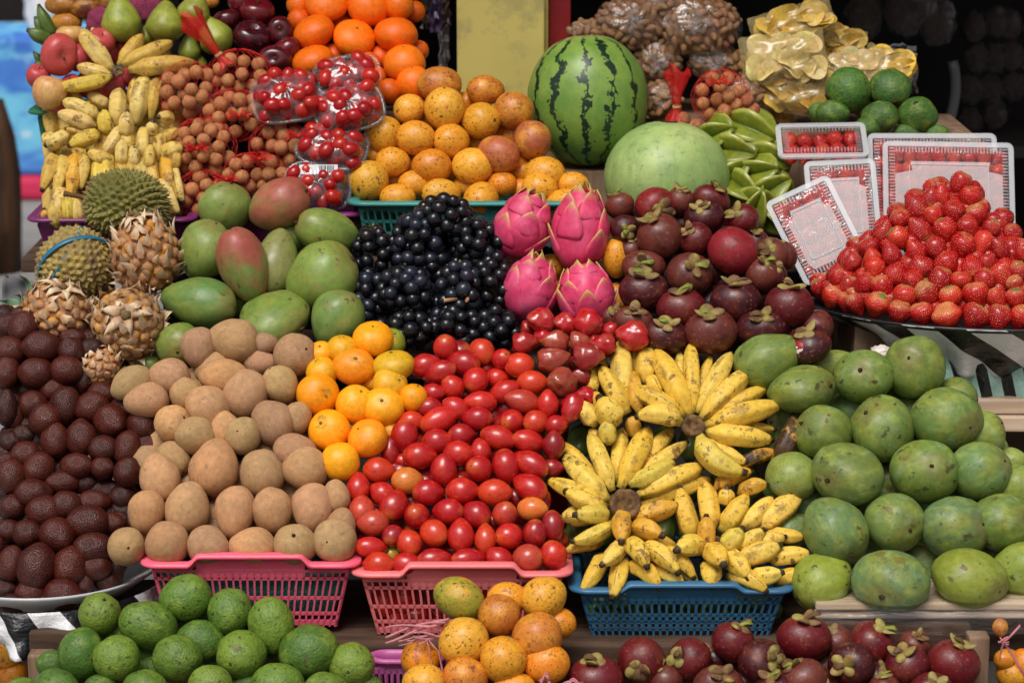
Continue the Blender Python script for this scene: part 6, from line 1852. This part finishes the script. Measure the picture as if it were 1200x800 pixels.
# snake fruit tray
pcx, pcy, pz = P(38, 700, .18).x, .365, P(62, 712, .17).z
WHT = plain('white_plate', S(196, 196, 196), .35, .5, 4, .15, dirt=(6, .6, S(120, 110, 100), .5))
vs, fs = [], []
for k, z in ((0, 0), (.72, 0), (.96, .03), (1.0, .034), (1.0, .028), (.76, -.012), (0, -.012)):
    for i in range(K):
        t = 2 * math.pi * i / K
        vs.append(Vector((pcx + .22 * k * math.cos(t), pcy + .24 * k * math.sin(t), pz + z)))
for r_ in range(6):
    for i in range(K):
        fs.append((r_ * K + i, r_ * K + (i + 1) % K, (r_ + 1) * K + (i + 1) % K, (r_ + 1) * K + i))
o = link('plate', mesh('plate', vs, fs), WHT)
tag(o, 'white dish under the snake fruits at the stand end', 'dish')
skirt('striped_plastic_sheet', oval(.23, .25, pcx, pcy, pz + .010, 190, 345, 60), lambda t: .048 + .03 * math.sin(t * 9) ** 2, zebra('black_white_plastic_small', S(20, 20, 22), S(206, 206, 208), (4.5, 1.0, 1), 24), 'black and white striped plastic sheet under the snake fruit dish', 'plastic sheet', 9, .016, 10, -.02)

# ------------------------------------------------------------------ the wooden stand
WD = wood('weathered_brown_wood', S(58, 42, 34), S(98, 76, 60), 0)
WL = wood('pale_plank_wood', S(176, 148, 122), S(216, 194, 170), 0, .8, .35)
WV = wood('crate_post_wood', S(104, 80, 62), S(156, 128, 104), 2)
def boxthing(name, x0, x1, y0, y1, z0, z1, mat, lab=None, cat=None, kind=None, bevel=.004):
    c = Vector(((x0 + x1) / 2, (y0 + y1) / 2, (z0 + z1) / 2))
    o = link(name, boxmesh(name, (0, 0, 0), (x1 - x0, y1 - y0, z1 - z0), bevel), mat, mw=Matrix.Translation(c))
    return tag(o, lab, cat, None, kind)
def X(u, Y): return P(u, 400, Y).x
zb = P(540, 749, .16).z
boxthing('shelf_board', X(40, .3), X(962, .3), .125, .52, P(540, 779, .125).z, zb, WD, 'dark weathered board carrying the pink and blue baskets', 'board')
zr1, zr0 = P(1080, 717, .06).z, P(1080, 738, .06).z
rt_ = empty('plank_stack', (X(1140, .1), .06, zr0))
tag(rt_, 'pale plank stack in clear plastic carrying the green mangoes', 'planks')
hh = (zr1 - zr0) / 2
for k in range(2):
    z0 = zr0 + k * (hh + .0005)
    link('plank', boxmesh('plank', ((X(966, .1) + 1.75) / 2 - rt_.location.x, .28 - .006 * k, z0 + hh / 2 - zr0), (1.75 - X(966, .1), .44, hh - .002), .004), WL, rt_)
SHEET = clear_plastic('plank_wrap', (1, 1, 1, 1), .07, .9, .14, (5, .6, (1, 8, 8)))
vs, fs = [], []
n = 60
prof = [(.50, .004), (.3, .006), (.12, .005), (.052, .004), (.045, -.006), (.047, -.02), (.046, -hh * 2 - .004)]
for i in range(n + 1):
    x = X(962, .1) + (1.76 - X(962, .1)) * i / n
    for (y, z) in prof:
        vs.append(Vector((x, y - abs(noise.noise(Vector((x * 14, z * 40, 0)))) * .006, zr1 + z + noise.noise(Vector((x * 10, y * 30, 3))) * .003 + .002)) - rt_.location)
m_ = len(prof)
for i in range(n):
    for j in range(m_ - 1):
        a = i * m_ + j
        fs.append((a, a + 1, a + m_ + 1, a + m_))
link('plastic_wrap', mesh('plastic_wrap', vs, fs), SHEET, rt_)
boxthing('shelf_board', X(960, .1), X(1152, .1), .10, .125, P(1060, 766, .1).z, zr0 - .004, WD, 'grey-brown board behind the front mangosteens, under the pale planks', 'board')
boxthing('crate_post', X(1147, .06), X(1172, .06), .03, .07, -.0, zr0 - .003, WV, 'pale upright crate post beside the front mangosteens', 'post')
boxthing('crate_post', X(19, .06), X(48, .06), .03, .07, 0, P(33, 768, .03).z, WV, 'upright crate post beside the avocados at the stand end', 'post')
boxthing('shelf_board', X(20, .1), X(76, .1), .085, .12, P(60, 772, .1).z, P(60, 738, .1).z, WD, 'short dark board below the striped sheet and snake fruit dish', 'board')
zz1, zz0 = P(1170, 470, .56).z, P(1170, 506, .56).z
boxthing('plank_stack', X(1136, .56), 1.75, .56, 1.0, zz0, (zz0 + zz1) / 2 - .001, WL, 'lower pale plank under the mint striped sheet', 'planks')
boxthing('plank_stack', X(1132, .56), 1.75, .575, 1.0, (zz0 + zz1) / 2 + .001, zz1, WL, 'upper pale plank directly below the mint striped sheet', 'planks')
# steps under the heaps and what carries them
z2 = P(400, 428, .6).z
boxthing('shelf_board', X(40, .7), X(960, .7), .60, .93, z2 - .03, z2, WD, 'board of the middle step under the large mangoes and grapes', 'board')
z3 = P(500, 302, .9).z
boxthing('shelf_board', X(40, 1.0), X(1130, 1.0), .89, 1.45, z3 - .03, z3, WD, 'board of the upper step under the passion fruits and bananas', 'board')
z4 = P(430, 130, 1.14).z
boxthing('shelf_board', X(130, 1.2), X(520, 1.2), 1.13, 1.5, z4 - .025, z4, WD, 'board of the top step under the oranges and dark apples', 'board')
z5 = P(689, 197, 1.16).z
boxthing('crate', X(640, 1.2), X(740, 1.2), 1.09, 1.45, z3, z5 + .005, WV, 'crate under the striped watermelon', 'crate')
z6 = P(1000, 165, 1.08).z
boxthing('crate', X(890, 1.2), X(1130, 1.2), 1.09, 1.5, z3, z6, WV, 'crate under the dark avocados and chip bags', 'crate')
boxthing('crate', X(700, 1.35), X(889, 1.35), 1.20, 1.6, z3, P(800, 140, 1.25).z, WV, 'crate under the peanut bags', 'crate')
boxthing('crate', tcx - .3, tcx + .45, .66, 1.1, zz1, zt - .021, WV, 'crate holding up the strawberry tray', 'crate')
for x, lab in ((X(60, .7), 'leg of the stand below the snake fruits'), (X(590, .7), 'leg of the stand below the dragon fruits'), (X(940, .7), 'leg of the stand below the mangosteen heap')):
    boxthing('support_post', x - .03, x + .03, .66, .72, 0, z2 - .031, WV, lab, 'post')
    boxthing('support_post', x - .03, x + .03, 1.30, 1.36, 0, z3 - .031, WV, 'rear ' + lab, 'post')
boxthing('support_post', X(300, 1.2), X(300, 1.2) + .05, 1.38, 1.44, z3, z4 - .026, WV, 'short block under the top step with oranges', 'post')
boxthing('low_shelf', X(-20, .1), X(1240, .1), -.22, .08, P(400, 842, -.1).z - .03, P(400, 842, -.1).z, WD, 'lowest shelf board under the avocados and front mangosteens', 'board')
boxthing('shelf_board', X(-40, .58), X(955, .58), .57, .595, 0, zb - .03, WD, 'added board keeping the gap below the baskets dark', 'board')  # added to hide the bright ground, so the gap stays dark
boxthing('shelf_board', X(958, 1.0), 1.9, 1.02, 1.05, 0, zz0 + .1, WD, 'added board keeping the gap behind the green mangoes dark', 'board')  # added backing that darkens the opening under the planks
# posts
yel = plain('yellow_paint', S(222, 204, 116), .6, .3, 3, .14, dirt=(5, .48, S(160, 150, 104), .6), bump=(30, .1))
yel2 = plain('red_paint', S(156, 36, 40), .6, .3, 8, .3, dirt=(14, .55, S(70, 40, 40), .7), bump=(20, .2))
yp = boxthing('yellow_post', X(537, 1.35), X(637, 1.35), 1.35, 1.46, 0, 2.24, yel, 'wide pale yellow painted post behind the passion fruits', 'post')
boxthing('yellow_batten', X(635, 1.39), X(641.5, 1.39), 1.39, 1.46, 0, 2.24, yel, 'narrow yellow batten between the yellow post and red strip', 'batten')
boxthing('red_post', X(642, 1.40), X(667, 1.40), 1.40, 1.46, 0, 2.24, yel2, 'narrow red painted strip of wood beside the yellow post', 'post')

# ------------------------------------------------------------------ bits and pieces
FOAM = plain('pink_foam_net', S(200, 84, 124), .7, .25, 14, .5, bump=(16, .8))
for u, v, r, lab in ((117, 24, 15, 'pink foam net beside the fattest green pear'), (165, 8, 18, 'pink foam net between the two largest pears'), (184, 2, 14, 'pink foam net above the pears'), (110, 36, 10, 'small fold of pink foam net over the pink apples')):
    c = P(u, v, 1.27); s = PX(c)
    o = link('foam_net', lumpy('foam_net', u, .12), FOAM, mw=frame(c, UP, RGT, (r * s, r * s * .7, r * s * 1.1)))
    tag(o, lab, 'foam net', 'pink foam fruit nets')
RAF = plain('pink_raffia', S(206, 128, 134), .5, .4, 20, .3, bump=(40, .4))
rf = empty('raffia_ribbon', P(508, 745, -.02))
tag(rf, 'pink raffia ribbon tying the front passion fruits, loose ends spread', 'ribbon')
def strip(pts, w, parent, mat, name='raffia_strand'):
    q = []
    for i in range(len(pts) - 1):
        for k in range(5):
            a, b = pts[i], pts[i + 1]
            q.append(P(a[0] + (b[0] - a[0]) * k / 5, a[1] + (b[1] - a[1]) * k / 5, a[2] + (b[2] - a[2]) * k / 5))
    q.append(P(*pts[-1]))
    if parent: q = [p - parent.location for p in q]
    rs_ = random.Random(len(pts) * 7 + int(w) + int(pts[0][0]))
    o = None
    for k in range(3):
        ph = rs_.uniform(0, 6); am = w * .00055
        qq = [p + UP * am * (math.sin(ph + i * .5) + (k - 1) * 1.4 * i / len(q)) - FWD * am * math.cos(ph + i * .7) for i, p in enumerate(q)]
        o = ribbon(name, qq, w * .00042, mat, parent, None, .0005)
    return o
for pts, w in (([(526, 724, -.03), (500, 734, -.04), (452, 744, -.04)], 11), ([(522, 738, -.03), (496, 734, -.04)], 6), ([(520, 744, -.03), (494, 748, -.05), (467, 752, -.05)], 5), ([(502, 748, -.05), (488, 758, -.06), (487, 772, -.06)], 4), ([(500, 748, -.05), (504, 765, -.06), (507, 782, -.06)], 4), ([(502, 748, -.05), (514, 765, -.06), (521, 796, -.06)], 4), ([(510, 746, -.045), (484, 745, -.055)], 8)):
    strip(pts, w, rf, RAF)
rf2 = empty('raffia_ribbon', P(1182, 752, .03))
tag(rf2, 'pink raffia string crossing the crate post by the pale planks', 'ribbon')
for pts, w in (([(1196, 733, .03), (1176, 750, .02), (1172, 772, .02)], 5), ([(1172, 748, .02), (1188, 768, .02), (1206, 800, .02)], 5), ([(1170, 752, .02), (1182, 750, .02)], 6)):
    strip(pts, w, rf2, RAF)
rf3 = empty('raffia_ribbon', P(650, 798, -.08))
tag(rf3, 'pink raffia knot ends below the tied passion fruits', 'ribbon')
for pts, w in (([(632, 801, -.09), (640, 790, -.09), (646, 803, -.09)], 8), ([(660, 803, -.09), (672, 797, -.09), (684, 803, -.09)], 7)):
    strip(pts, w, rf3, RAF)
FL = plain('white_flesh', S(226, 214, 204), .4, .5, 6, .2)
c = P(943, 408, .50); s = PX(c)
cm = empty('cut_mangosteen', c)
tag(cm, 'cut mangosteen showing white flesh in a red rim, above a green mango', 'mangosteen')
link('rind', revolve('rind', ball, 20, 14, .03, 2), plain('cut_rind', S(164, 30, 44), .4, .4, 4, .4), cm, frame(Vector((0, 0, 0)), dir3(60, 30), None, (17 * s, 17 * s, 15 * s)))
link('flesh', revolve('flesh', ball, 20, 14, .08, 3, lf=3), FL, cm, frame(dir3(215, 50) * 7 * s, dir3(215, 50), None, (12 * s, 12 * s, 10 * s)))
c = P(1033, 414, .58); s = PX(c)
o = link('white_fruit_flesh', revolve('white_fruit_flesh', ball, 20, 14, .2, 7, lf=4), FL, mw=frame(c, UP, RGT, (14 * s, 12 * s, 9 * s)))
tag(o, 'bit of white fruit flesh showing behind the topmost green mangoes', 'fruit flesh')
# packets hanging left of the yellow post
PKT = [plain('purple_packet', S(92, 72, 112), .3, .5, 9, .6, bump=(8, .6)), plain('silver_packet', S(150, 140, 138), .25, .6, 7, .6, bump=(8, .8)), plain('brown_packet', S(96, 74, 62), .4, .5, 9, .6, bump=(8, .6))]
for u0, v0, u1, v1, k, lab in ((493, -10, 505, 34, 2, 'thin brown packet edge hanging left of the others by the yellow post'), (503, -12, 518, 38, 0, 'purple striped packet hanging beside the yellow post'), (518, -10, 527, 30, 2, 'narrow brown packet hanging nearest the yellow post'), (515, 32, 525, 84, 1, 'silver and red packet hanging low beside the oranges')):
    o = crumple('snack_packet', u0, v0, u1, v1, 1.5, PKT[k], lab, 'packet', u0, .02, 6)
# dark things in the stall behind
DKP = clear_plastic('dark_bag_film', (.75, .72, .7, 1), .02, .95, .1, (40, .7))
DKM = plain('dark_goods', S(74, 54, 46), .7, .3, 5, .6)
rd = random.Random(12)
for i in range(14):
    u, v = 1142 + (i % 4) * 24 + rd.uniform(-6, 6), 30 + (i // 4) * 36 + rd.uniform(-6, 6)
    c = P(u, v, 2.3); s = PX(c)
    root = empty('snack_bag', c)
    tag(root, 'dark shiny bag of goods stacked in the stall interior', 'bag', 'dark bags stacked in the stall interior')
    link('film', lumpy('film', i, .1), DKP, root, frame(Vector((0, 0, 0)), UP, RGT, (15 * s, 13 * s, 19 * s)))
    link('goods', lumpy('goods', i + 40, .12), DKM, root, frame(Vector((0, 0, 0)), UP, RGT, (13 * s, 11 * s, 17 * s)))
for i, (u, v, r) in enumerate(((1012, 20, 22), (1060, 12, 24), (1098, 25, 22), (1075, -8, 26))):
    c = P(u, v, 2.2); s = PX(c)
    root = empty('snack_bag', c)
    tag(root, 'dark bag hanging in the stall behind the chip bags', 'bag', 'dark bags hanging behind the chip bags')
    link('film', lumpy('film', i + 70, .12), DKP, root, frame(Vector((0, 0, 0)), UP, RGT, (r * s, r * s * .6, r * s * 1.3)))
    link('goods', lumpy('goods', i + 90, .12), DKM, root, frame(Vector((0, 0, 0)), UP, RGT, (r * s * .9, r * s * .5, r * s * 1.2)))
GP = plain('grey_plastic', S(92, 92, 92), .4, .4)
pts = [P(1112 + 8 * math.sin(t * .35 + .6), 72 + t * 10, 1.9) for t in range(9)]
vs, fs = [], []
tube(vs, fs, pts, .013, 8)
o = link('chair_leg_tube', mesh('grey_tube', vs, fs), GP)
o.name = 'plastic_rail'
tag(o, 'pale grey curved plastic rail in the dark stall interior', 'rail')
shb = boxthing('back_shelf', X(1080, 2.1), 2.2, 2.1, 2.6, P(1150, 172, 2.1).z - .03, P(1150, 172, 2.1).z, plain('dark_shelf', S(60, 52, 50), .7, .3), 'dark shelf board at the back under the stacked bags', 'shelf')

# ------------------------------------------------------------------ setting
concrete = plain('concrete_ground', S(140, 137, 134), .85, .2, 2.5, .2, dirt=(3, .58, S(110, 106, 100), .5))
vs = [Vector((x, y, 0)) for x, y in ((-60, -20), (60, -20), (60, 80), (-60, 80))]
tag(link('ground', mesh('ground', vs, [(0, 1, 2, 3)], False), concrete), kind='structure')
DKW = plain('dark_wall', S(34, 30, 30), .85, .2, 3, .4)
boxthing('stall_back_wall', X(262, 3.2), 3.2, 3.2, 3.3, 0, 2.28, DKW, 'dark board wall closing the stall behind the fruit', 'wall')
boxthing('stall_side_wall', X(262, 2.6) - .02, X(262, 2.6) + .04, 1.55, 3.2, 0, 2.28, DKW, 'dark side board of the stall behind the pears', 'wall')
boxthing('shade_roof', -1.5, 3.2, .86, 3.35, 2.29, 2.36, WD, 'unseen roof over the stall, added to shade the back rows', 'roof')  # out of view; added to darken the back of the stall
# beyond the stand
def cloth_mat():
    m, nt, out = newmat('blue_printed_cloth')
    tc, v = coords(nt, False)
    f = noise_tex(nt, N(nt, 'Mapping', {'Vector': tc, 'Scale': (5, 5, 9)}).outputs[0], 1.0, 3, .5, .8)
    c = mix(nt, mrange(nt, f, .35, .6), S(58, 116, 204), S(116, 200, 236))
    c = mix(nt, mrange(nt, noise_tex(nt, tc, 9, 2), .58, .7, 0, .8), c, S(196, 226, 240))
    z = N(nt, 'SeparateXYZ', {0: tc}).outputs[2]
    c = mix(nt, mrange(nt, math_(nt, 'SINE', math_(nt, 'MULTIPLY', z, 14)), .3, .8, 0, .6), c, S(70, 130, 218))
    b = N(nt, 'BsdfPrincipled', {'Base Color': c, 'Roughness': .6})
    nt.links.new(b.outputs[0], out.inputs[0])
    return m
YB = 7.0
def bx(u, v): return P(u, v, YB)
bt = empty('cloth_stall', bx(0, 232))
tag(bt, 'blue and pink cloth goods stacked beyond the stand', 'cloth goods')
def blk(name, u0, v0, u1, v1, mat, dy=0):
    a, b = bx(u0, v1), bx(u1, v0)
    return link(name, boxmesh(name, ((a.x + b.x) / 2 - bt.location.x, .3 + dy - 0, (a.z + b.z) / 2 - bt.location.z), (b.x - a.x, .6, b.z - a.z), .03), mat, bt)
CM = cloth_mat()
blk('blue_cloth', -160, 42, 120, 206, CM)
blk('pink_cloth', -160, 206.5, 112, 234, plain('pink_cloth', S(222, 56, 96), .7, .3, 2, .3), -.02)
boxthing('far_wall', -8, X(262, 10) + 3, 11.2, 11.4, 0, 4, DKW, 'dark wall far beyond the stand and cloth goods', 'wall')
c = bx(40, 12)
o = link('white_sack', lumpy('white_sack', 4, .1), plain('white_sack', S(206, 204, 206), .7, .3), mw=frame(c + Vector((0, .3, 0)), UP, RGT, (.10, .08, .16)))
tag(o, 'white sack on top of the blue cloth goods', 'sack')
vs, fs = [], []
tube(vs, fs, [P(-4, 318, 5.4), P(-4, 250, 5.4), P(-6, 200, 5.4), P(-8, 160, 5.4), P(-14, 118, 5.4)], [.098, .098, .10, .085, .06], 10)
o = link('wooden_post', mesh('wooden_post', vs, fs), wood('old_post_wood', S(48, 34, 26), S(96, 66, 44), 2))
tag(o, 'old rough wooden post on the pavement beyond the stand', 'post')

# ------------------------------------------------------------------ light, sky, camera
w = bpy.data.worlds.new('World')
SC.world = w
w.use_nodes = True
nt = w.node_tree
nt.nodes.clear()
SUN_EL, SUN_AZ = R(58), R(200)              # azimuth clockwise from +Y: in front of the stand, a little to one side
sky = nt.nodes.new('ShaderNodeTexSky')
sky.sky_type = 'NISHITA'
sky.sun_disc = False
sky.sun_elevation = SUN_EL
sky.sun_rotation = SUN_AZ
sky.dust_density = 6.0
sky.air_density = 1.0
sky.ozone_density = .5
hs = N(nt, 'HueSaturation', {'Saturation': .35, 'Color': sky.outputs[0]})
bg = N(nt, 'Background', {'Color': hs.outputs[0], 'Strength': .055})
out = nt.nodes.new('ShaderNodeOutputWorld')
nt.links.new(bg.outputs[0], out.inputs[0])
ld = bpy.data.lights.new('overcast_sun', 'SUN')
ld.energy = 1.5
ld.angle = R(28)
ld.color = (1, .97, .93)
sun = bpy.data.objects.new('overcast_sun', ld)
COL.objects.link(sun)
dv = Vector((math.sin(SUN_AZ) * math.cos(SUN_EL), math.cos(SUN_AZ) * math.cos(SUN_EL), math.sin(SUN_EL)))
sun.rotation_euler = dv.to_track_quat('Z', 'Y').to_euler()
cd = bpy.data.cameras.new('camera')
cam = bpy.data.objects.new('camera', cd)
COL.objects.link(cam)
cd.sensor_width = 36
cd.lens = 18 / TH
cd.clip_end = 300
cam.matrix_world = Matrix((RGT, UP, -FWD)).transposed().to_4x4()
cam.location = CAM
cd.dof.use_dof = True
cd.dof.focus_distance = (P(620, 560, .33) - CAM).dot(FWD)
cd.dof.aperture_fstop = 4.5
SC.camera = cam
vs_ = SC.view_settings
vs_.view_transform = 'Standard'
vs_.look = 'None'
vs_.exposure = 0.68
vs_.gamma = 1
SC.render.film_transparent = False
SC.cycles.transparent_max_bounces = 24
SC.cycles.max_bounces = 6
SC.cycles.use_denoising = True
